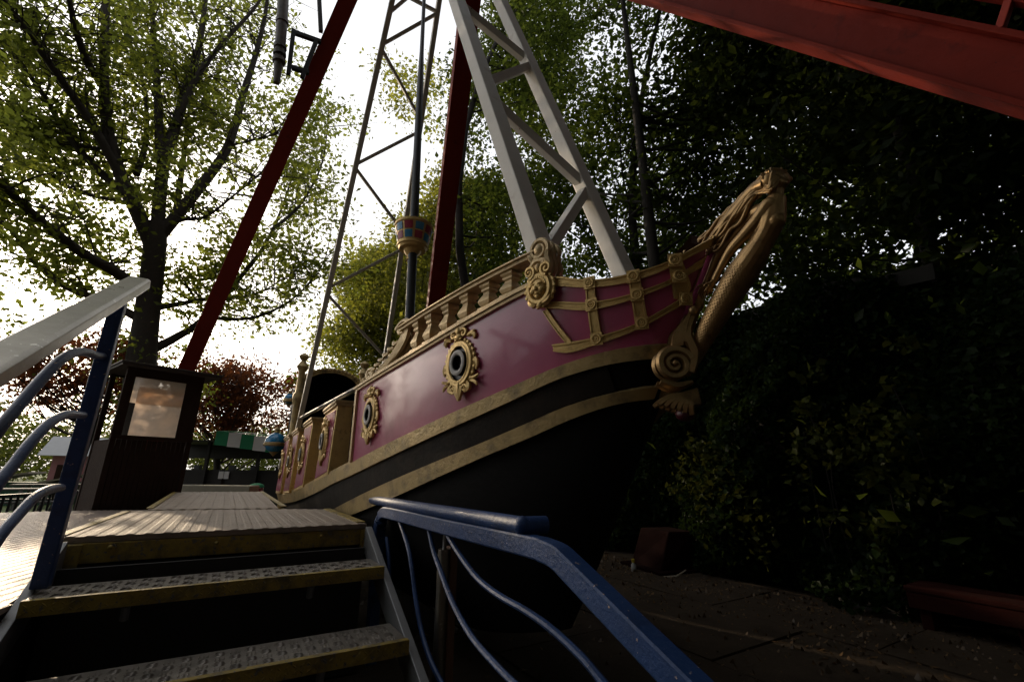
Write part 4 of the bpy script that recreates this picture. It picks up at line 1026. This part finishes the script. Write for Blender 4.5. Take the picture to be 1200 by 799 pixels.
def pbox(name, s0, s1, d0, d1, z0, z1, m_):
    mb = MB(); mb.hexa([p(s0, d0, z0), p(s1, d0, z0), p(s1, d1, z0), p(s0, d1, z0), p(s0, d0, z1), p(s1, d0, z1), p(s1, d1, z1), p(s0, d1, z1)]); mb.build(name, m_, stl)
zc, zd = at_d(270, 536, 17)[2], at_d(270, 551, 17)[2]
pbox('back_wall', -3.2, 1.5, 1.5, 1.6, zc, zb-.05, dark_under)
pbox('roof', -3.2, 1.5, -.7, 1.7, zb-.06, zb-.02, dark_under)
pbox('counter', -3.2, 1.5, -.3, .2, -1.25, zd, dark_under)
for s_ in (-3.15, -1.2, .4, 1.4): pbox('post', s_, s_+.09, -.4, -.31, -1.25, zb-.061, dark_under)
for s_ in (-2.4, -1.7, -.6, .1, .9): pbox('pot', s_, s_+.16, -.1, .06, zd, zd+.14, black_iron)
# cream kerb block beyond the deck
q = at_d(245, 575, 10.8); kb = thing('stone_kerb', (q[0], q[1], -1.25), 'long cream stone block behind the far end of the platform', 'kerb')
t_ = tw*.78
mb = MB(); c = q*V((1, 1, 0)); zz = at_d(245, 569, 10.8)[2]
mb.hexa([c-t_+V((0, 0, -1.25)), c+t_+V((0, 0, -1.25)), c+t_+tb*.35+V((0, 0, -1.25)), c-t_+tb*.35+V((0, 0, -1.25)), c-t_+V((0, 0, zz)), c+t_+V((0, 0, zz)), c+t_+tb*.35+V((0, 0, zz)), c-t_+tb*.35+V((0, 0, zz))]); mb.build('block', mat('cream_stone', (.28, .25, .18), .8, 0, .2, 5, .3, 20), kb, bevel=.02)
# litter bin, small sign
q = at_d(301, 568, 13); q[2] = -1.25; bn_ = thing('litter_bin', q, 'small green-lidded dark red bin beyond the platform end', 'bin')
zt2 = at_d(301, 572, 13)[2]; mb = MB(); mb.lathe([(.14, 0), (.16, zt2+1.2), (.165, zt2+1.25)], q, 12); mb.build('body', nest_red, bn_, smooth=True)
mb = MB(); mb.lathe([(.17, zt2+1.26), (.16, zt2+1.32), (.06, zt2+1.36)], q, 12); mb.build('lid', green_cloth, bn_, smooth=True)
q = at_d(262, 557, 17); sg = thing('notice_board', (q[0], q[1], -1.25), 'small white notice on a post under the dark stall', 'notice')
mb = MB(); mb.bar((q[0], q[1]+.02, -1.25), (q[0], q[1]+.02, q[2]-.1), .06, .06, up=(0, 1, 0)); mb.build('post', booth_wood, sg)
for s_ in (-1, 1):
    c = q+tw*s_*.085; mb = MB(); mb.hexa([c-tw*.075+V((0, 0, -.11)), c+tw*.075+V((0, 0, -.11)), c+tw*.075+tb*.02+V((0, 0, -.11)), c-tw*.075+tb*.02+V((0, 0, -.11)), c-tw*.075+V((0, 0, .11)), c+tw*.075+V((0, 0, .11)), c+tw*.075+tb*.02+V((0, 0, .11)), c-tw*.075+tb*.02+V((0, 0, .11))]); mb.build('panel', white_cloth, sg)

# ================================================================== RIGHT SIDE SMALL THINGS
q0, q1 = at_z(1080, 737, -1.25), at_z(1195, 757, -1.25); c0, c1 = at_w(1072, 683, q0[0]), at_w(1195, 703, q1[0]); zb = (c0[2]+c1[2])/2
be = thing('bench', (5.4, 1.5, -1.25), 'low red-brown bench against the ivy hedge', 'bench')
mb = MB(); mb.box((5.18, 1.14, zb-.045), (5.38, 1.90, zb)); mb.build('seat', bench_red, be, bevel=.012)
mb = MB(); mb.box((5.39, 1.14, zb-.045), (5.60, 1.90, zb)); mb.build('seat', bench_red, be, bevel=.012)
mb = MB(); mb.box((5.19, 1.15, zb-.17), (5.24, 1.89, zb-.046)); mb.build('apron', bench_red, be, bevel=.006)
for y in (1.22, 1.80):
    mb = MB(); mb.box((5.24, y-.04, -1.25), (5.56, y+.04, zb-.046)); mb.build('leg', bench_red, be, bevel=.006)
q = at_z(743, 671, -1.25); bt = thing('bottle', q, 'small pale bottle with a yellow cap on the ground below the hull', 'bottle')
mb = MB(); mb.lathe([(.030, 0), (.034, .01), (.034, .09), (.014, .12)], q, 12); mb.build('body', plastic_white, bt, smooth=True)
mb = MB(); mb.lathe([(.022, .121), (.022, .165)], q, 10); mb.build('cap', plastic_yellow, bt)
q = at_z(778, 678, -1.25)
mb = MB(); mb.tube([q+V((0, 0, .015)), q+V((.12, -.1, .03)), q+V((.16, -.22, .12))], [.012, .012, .008], 6)
setp(mb.build('stick', stone, None, org=q), 'pale forked stick lying near the hedge foot', 'stick')
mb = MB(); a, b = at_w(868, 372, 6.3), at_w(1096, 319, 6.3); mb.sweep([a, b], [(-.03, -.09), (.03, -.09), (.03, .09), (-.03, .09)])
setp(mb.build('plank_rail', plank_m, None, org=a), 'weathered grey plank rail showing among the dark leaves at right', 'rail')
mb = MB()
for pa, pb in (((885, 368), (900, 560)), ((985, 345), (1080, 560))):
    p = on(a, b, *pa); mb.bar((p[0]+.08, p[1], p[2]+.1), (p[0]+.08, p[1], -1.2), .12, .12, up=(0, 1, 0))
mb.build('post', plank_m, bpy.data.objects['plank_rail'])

# ================================================================== LEAVES AND TREES
def leaves(C, size, rs, flat=0., lw=.55):
    """leaf-shaped folded quads at the given centres"""
    n = len(C)
    a = rs.normal(size=(n, 3)); a[:, 2] *= .8; a /= np.linalg.norm(a, axis=1)[:, None]
    t = rs.normal(size=(n, 3)); 
    if flat: t = t*(1-flat)+np.array([0, 0, 1.])*flat*1.5; a[:, 2] -= .3*flat
    b = np.cross(a, t); b /= np.linalg.norm(b, axis=1)[:, None]+1e-9; nn = np.cross(a, b)
    L = (size*(.45+1.1*rs.random(n)**1.3))[:, None]
    v = np.stack([C-a*L*.5, C+b*L*lw*.5+nn*L*.10-a*L*.05, C+a*L*.5, C-b*L*lw*.5+nn*L*.10-a*L*.05], 1).reshape(-1, 3)
    i = np.arange(n)*4
    return v, np.concatenate([np.stack([i, i+1, i+2], 1), np.stack([i, i+2, i+3], 1)])
def clump_pts(centres, r, n, rs, squash=.7):
    c = np.repeat(np.array(centres), n, 0); d = rs.normal(size=c.shape)*np.array([1, 1, squash])*r*.55
    return c+d
def branch(mb, p0, p1, r0, r1, sag, rs, seg=6, n=6):
    P = []
    off = rs.normal(size=3)*.06*np.linalg.norm(p1-p0)
    for i in range(n+1):
        t = i/n; P.append(p0+(p1-p0)*t+off*math.sin(math.pi*t)+V((0, 0, sag*math.sin(math.pi*t))))
    mb.tube(P, [r0+(r1-r0)*i/n for i in range(n+1)], seg, up=(.3, 1, .1)); return P
def make_tree(name, base, h, r, crown_lo, label, cat, leafm, barkm, nclump, nleaf, lsize, seed, trunk_r=.16, group=None, lean=(0, 0), clr=.55, stems=1, gaps=1.0, extra=(), front=0.):
    rs = np.random.default_rng(seed); o = thing(name, base, label, cat, group)
    cc = base+V((lean[0], lean[1], crown_lo+(h-crown_lo)*.5)); ax = V((r, r, (h-crown_lo)*.5))
    C = []
    while len(C) < nclump:
        d = rs.normal(size=3); d /= np.linalg.norm(d); d *= rs.random()**.42
        p = cc+d*ax*(1-.25*max(0, d[2]))
        if front and math.hypot(p[0], p[1]) < math.hypot(base[0], base[1])+.1 and rs.random() < front: continue
        if mnoise.noise(Vector(p*.45)) > -.12*gaps or rs.random() < .25: C.append(p)
    C += [V(p) for p in extra]
    mb = MB()
    for s_ in range(stems):
        ang = 2*math.pi*s_/stems; b0 = base+V((math.cos(ang), math.sin(ang), 0))*(.25 if stems > 1 else 0)-V((0, 0, .2))
        top = cc+V((math.cos(ang)*.8*(stems > 1), math.sin(ang)*.8*(stems > 1), ax[2]*.6))
        T = branch(mb, b0, top, trunk_r, trunk_r*.25, 0, rs, 10, 10)
        zs_ = np.array([t_[2] for t_ in T])
        for c in C[s_::stems][:40]:
            hd = math.hypot(c[0]-T[5][0], c[1]-T[5][1]); za = max(c[2]-.75*hd-.3, base[2]+.16*h)
            k = int(np.argmin(np.abs(zs_-za))); k = min(max(k, 2), 9); t_ = rs.random(); st0 = T[k]*(1-t_)+T[min(k+1, 10)]*t_
            if np.linalg.norm(c-st0) < 4.2: branch(mb, st0, c, trunk_r*(.30-.02*k), .010, -.18, rs, 5, 6)
    mb.build('trunk', barkm, o, smooth=True, angle=80)
    v, f = leaves(clump_pts(C, clr, nleaf, rs), lsize, rs)
    np_mesh('crown', v, f, leafm, o)
    return o
def dup_tree(o, loc, rz, s, label=None):
    c = o.copy(); col.objects.link(c); c.location = (loc[0], loc[1], loc[2]+GZ); c.rotation_euler = (0, 0, rz); c.scale = s
    if label: c['label'] = label
    for ch in o.children:
        d = ch.copy(); col.objects.link(d); d.parent = c
    return c

# ---- the big tree at the left
TD = 15.0
def tp(x, y, dz=0.): return at_d(x, y, TD+dz)
rs = np.random.default_rng(11)
tb0 = tp(163, 470); 
big = thing('broadleaf_tree', (tb0[0], tb0[1], -1.25), 'big spreading tree with forked limbs against the bright sky at left', 'tree')
mb = MB(); T = smoothpath([V((tb0[0]-.15, tb0[1], -1.3)), tp(160, 520), tp(165, 430), tp(171, 380), tp(178, 325), tp(182, 285), tp(184, 262)], 4)
mb.tube(T, list(np.interp(np.linspace(0, 6, len(T)), range(7), [.55, .42, .335, .29, .265, .265, .22])), 14, up=(.3, 1, 0)); trunk_o = mb.build('trunk', bark, big, smooth=True, angle=80)
limbs = [  # pixel path, start/end radius, depth drift
    ([(180, 292), (162, 252), (141, 205), (126, 150), (122, 90), (124, 0), (126, -80)], .24, .09, 0),
    ([(122, 104), (101, 70), (85, 20), (74, -50)], .13, .05, -1.2),
    ([(146, 216), (110, 150), (76, 100), (40, 50), (4, 0), (-40, -60)], .14, .04, -1.0),
    ([(151, 232), (115, 200), (80, 160), (46, 105), (10, 60), (-40, 20)], .13, .03, 1.0),
    ([(184, 275), (192, 190), (206, 148), (216, 110), (232, 60), (241, 0), (246, -60)], .21, .07, .3),
    ([(188, 190), (184, 100), (180, 40), (176, -20), (172, -80)], .15, .05, 1.3),
    ([(207, 146), (228, 95), (262, 50), (300, 8), (330, -40)], .12, .03, -.8),
    ([(188, 276), (226, 230), (266, 175), (286, 108), (301, 60), (312, 10), (318, -50)], .20, .05, -.5),
    ([(205, 258), (216, 180), (222, 130), (238, 100)], .11, .03, 1.8),
    ([(196, 266), (215, 258), (242, 254), (276, 228), (305, 205)], .07, .02, -1.4),
    ([(266, 172), (292, 166), (324, 158)], .05, .02, -1.2),
    ([(172, 350), (140, 322), (95, 296), (42, 254), (0, 215), (-60, 170)], .18, .06, -1.2),
    ([(160, 372), (120, 352), (80, 338), (45, 312), (14, 272), (-20, 240)], .13, .04, 1.4),
    ([(180, 362), (214, 356), (244, 350), (300, 345), (345, 318)], .10, .02, .9),
    ([(174, 412), (206, 396), (240, 373), (282, 325), (310, 288), (332, 240), (347, 190)], .15, .03, 1.2),
    ([(160, 205), (172, 160), (168, 100), (150, 40), (140, -30)], .10, .03, 2.0),
    ([(135, 176), (60, 168), (20, 150), (-30, 150)], .06, .02, 2.2),
    ([(165, 240), (100, 228), (50, 205), (0, 180)], .07, .02, 1.6),
    ([(240, 373), (300, 372), (350, 345), (385, 300)], .07, .02, .4),
    ([(318, 270), (352, 240), (378, 190), (385, 130)], .07, .02, .8)]
ends = []
for pts, r0, r1, dr in limbs:
    n = len(pts); Q = smoothpath([tp(x, y, dr*i/(n-1)*1.6) for i, (x, y) in enumerate(pts)], 5)
    mb = MB(); mb.tube(Q, list(np.linspace(r0*.86, r1*.8, len(Q))), 8, up=(.3, 1, .1))
    for k in range(len(Q)//4, len(Q), 1):      # twigs
        for _ in range(3):
            d = rs.normal(size=3); d[2] = abs(d[2])*.6; d /= np.linalg.norm(d); l = rs.uniform(.7, 2.2)
            e = Q[k]+d*l; branch(mb, Q[k], e, .022, .006, .05, rs, 4, 4); ends += [e, Q[k]+d*l*.65]
    mb.build('limb', bark, trunk_o, smooth=True, angle=80)
ends = np.array(ends)
extra = []
def px_ok(p):
    d = p@FV; return 600+F_PX*(p@RV)/d, 400-F_PX*(p@UV_)/d
while len(extra) < 700:
    x, y = rs.uniform(-120, 425), rs.uniform(-140, 470)
    keep = 1.0
    if x > 330 and y < 60: keep = .0
    if x > 385 and y > 40: keep = .55
    if 120 > x and y > 380: keep = .35
    if x > 240 and y > 210: keep = .32
    if x < 110 and 215 < y < 380: keep = .55
    p = at_d(x, y, TD+rs.uniform(-1.6, 4.2))
    if rs.random() < keep and mnoise.noise(Vector(p*.55)) > -.02: extra.append(p)
C = np.concatenate([ends, np.array(extra)])
keepm = []
for p in C:
    x, y = px_ok(p)
    dep = math.hypot(p[0], p[1])
    keepm.append(not (dep < TD-.25 and 60 < x < 345 and rs.random() < .8) and not (mnoise.noise(Vector(p*.62)+Vector((3, 7, 1))) < -.10 and rs.random() < .8) and not ((x > 345 and y < 55) or x > 432 or (x > 395 and y < 120)))
C = C[np.array(keepm)]
print('left tree clumps', len(C))
v, f = leaves(clump_pts(C, .55, 37, rs), .155, rs)
np_mesh('crown', v, f, lf_left, big)

# ---- sunlit green tree behind the ship
b0 = at_d(440, 560, 19.); b0[2] = -1.25
make_tree('lime_tree', b0, 12.3, 2.9, 2.0, 'sunlit yellow-green tree behind the stern and arms', 'tree', lf_lime, bark, 330, 130, .16, 21, .2, clr=.75, gaps=.8)
b0 = at_d(520, 560, 15.); b0[2] = -1.25
make_tree('leafy_tree', b0, 13.5, 2.6, 3.0, 'leafy green tree right of the yellow-green one, behind the mast', 'tree', lf_lime, bark_dark, 240, 120, .15, 22, .16, clr=.7,
          extra=[at_d(x, y, 14.5) for x, y in ((448, 78), (458, 84), (466, 98), (478, 90), (474, 112), (462, 122), (470, 130), (488, 120), (492, 104), (505, 96), (512, 84), (515, 110), (500, 134), (508, 150))])
# copper beeches
b0 = at_d(272, 560, 20); b0[2] = -1.25
make_tree('copper_beech', b0, 5.8, 2.7, 2.2, 'dark copper-leaved tree right of the booth', 'tree', lf_beech, bark_dark, 150, 110, .13, 23, .16, clr=.5)
b0 = at_d(70, 560, 16.5); b0[2] = -1.25
make_tree('copper_beech', b0, 5.2, 1.7, 2.7, 'copper-leaved tree left of the booth, seen past the blue rail', 'tree', lf_beech, bark_dark, 80, 110, .115, 24, .14, clr=.5, group=None)
# ---- dark wood on the right: four kinds, copied
GR = 'tall dark trees of the wood behind the ship'
wood = ((7.8, 13.2, 15.5, 3.0, 2.0, 130, 1, 'dark tree furthest back, between the upright red leg and the pale arms'),
        (6.7, 9.6, 22.0, 2.9, 3.0, 270, 1, 'tall dark tree rising behind the pale lattice arms of the bow'),
        (6.9, 5.3, 15.5, 2.9, 3.2, 125, 2, 'twin-stemmed dark tree behind the raised gold-banded bow'),
        (8.2, 2.2, 17.5, 3.0, 3.4, 400, 1, 'tall dark tree over the hedge behind the mermaid'),
        (9.6, -.4, 17.0, 3.6, 3.0, 560, 1, 'black-looking tree at far right beneath the red beam'),
        (11.0, 4.6, 15.5, 3.2, 1.8, 85, 1, 'dark tree deep in the wood right of the mermaid, mostly hidden'),
        (12.5, 10.0, 17, 3.4, 2.0, 70, 1, 'dark tree deep in the wood left of the mermaid, pierced by sky'),
        (6.0, 20.0, 14, 2.8, 2.0, 150, 1, 'distant dark tree behind the yellow-green one'))
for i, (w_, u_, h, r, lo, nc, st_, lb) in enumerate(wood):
    make_tree('dark_tree', V((w_, u_, -1.25)), h, r, lo, lb, 'tree', lf_shade if i in (3, 4) else lf_dark, bark_dark, nc, 150, .145, 30+i, (.15 if st_ == 1 else .16), GR, clr=.66, stems=st_, gaps=1.0, front=.97 if st_ == 2 else 0.)

# ---- ivy hedge on the right
rs = np.random.default_rng(41); n = 75000
uu = rs.uniform(-1.5, 8.8, n); zz = -1.22+3.5*rs.random(n)**.9
def hedge_w(u, z):
    return 5.75+.30*math.sin(u*1.3+.5)+.22*math.sin(u*3.1+z*1.7)+.28*mnoise.noise(Vector((u*.9, z*1.1, 3)))+.14*mnoise.noise(Vector((u*2.7, z*2.7, 9)))+.10*(z+1.2)
W = np.array([hedge_w(a, b) for a, b in zip(uu, zz)]) - .10+rs.exponential(.10, n)
hd_ = thing('ivy_hedge', (5.9, 3.5, -1.25), 'dark ivy hedge along the right edge of the concrete', 'hedge')
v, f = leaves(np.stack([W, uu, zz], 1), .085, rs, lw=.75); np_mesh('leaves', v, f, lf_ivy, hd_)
mb = MB(); mb.grid([[(hedge_w(u, z)+.18, u, z) for z in np.linspace(-1.25, 2.3, 8)] for u in np.linspace(-1.6, 8.9, 24)]); mb.build('stems', dark_under, hd_)
# leafy spray hanging at the hedge end by the hull
C = [at_w(x, y, 5.45) for x, y in [(rs.normal(838, 26), rs.normal(560, 26)) for _ in range(40)]+[(rs.normal(882, 14), rs.normal(602, 18)) for _ in range(26)]+[(rs.normal(985, 50), rs.normal(520, 40)) for _ in range(34)]]
sp = thing('climbing_shrub', (5.5, 4.0, -1.25), 'yellow-green leafy shoots hanging out of the hedge beside the hull', 'shrub')
v, f = leaves(clump_pts(C, .16, 26, rs), .085, rs, lw=.7); np_mesh('leaves', v, f, leaf_mat('young_ivy_leaf', (.014, .020, .004), (.040, .048, .009), (.06, .065, .012), .3, .004), sp)
mb = MB()
for c in C[::4]: branch(mb, V((5.8, c[1]+.1, -1.25)), V(c), .01, .004, .1, rs, 4, 5)
mb.build('stems', bark_dark, sp)
# undergrowth between hedge and wood
rs = np.random.default_rng(43); C = np.stack([rs.uniform(6.2, 11, 420), rs.uniform(-3, 16, 420), rs.uniform(-1, 2.6, 420)], 1)
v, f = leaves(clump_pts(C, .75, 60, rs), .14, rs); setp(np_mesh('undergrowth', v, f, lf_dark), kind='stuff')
# ---- distant trees round the lawn; then mostly unseen foliage added to block the sky
rs = np.random.default_rng(47); C = []
for a in np.linspace(-62, 84, 230):
    d = rs.uniform(38, 58); 
    for _ in range(7): C.append((math.sin(R(a))*d+rs.normal()*1.5, math.cos(R(a))*d+rs.normal()*1.5, -.5+rs.random()*rs.uniform(2.5, 5.5)))
v, f = leaves(clump_pts(C, 1.4, 95, rs), .27, rs); setp(np_mesh('far_woodland', v, f, leaf_mat('far_leaf', (.014, .022, .006), (.045, .055, .011), (.13, .15, .02), .45, .01)), kind='stuff')
rs = np.random.default_rng(48); C = []
for _ in range(2700):
    a = rs.uniform(66, 288); d = rs.uniform(15, 22) if a < 110 else (rs.uniform(9, 17) if a < 262 else rs.uniform(13, 19))
    C.append((math.sin(R(a))*d, math.cos(R(a))*d, -1+rs.random()*22))
for _ in range(700): C.append((rs.uniform(-2.5, 11), rs.uniform(-10, 2.2), rs.uniform(11.5, 17)))  # overhead canopy out of view, added to darken the right side
v, f = leaves(clump_pts(C, 1.3, 44, rs), .46, rs); setp(np_mesh('woodland_sky_blocker', v, f, lf_dark), kind='stuff')
# ---- fallen leaves on the concrete
rs = np.random.default_rng(51); n = 5200
w_ = 5.4-np.abs(rs.normal(0, 1.0, n)); u_ = rs.uniform(-.5, 8, n); k = int(n*.35); w_[:k] = rs.uniform(1.2, 5.4, k)
v, f = leaves(np.stack([w_, u_, np.full(n, -1.238)+rs.random(n)*.012], 1), .05, rs, flat=.9); setp(np_mesh('fallen_leaves', v, f, lf_litter), kind='stuff')
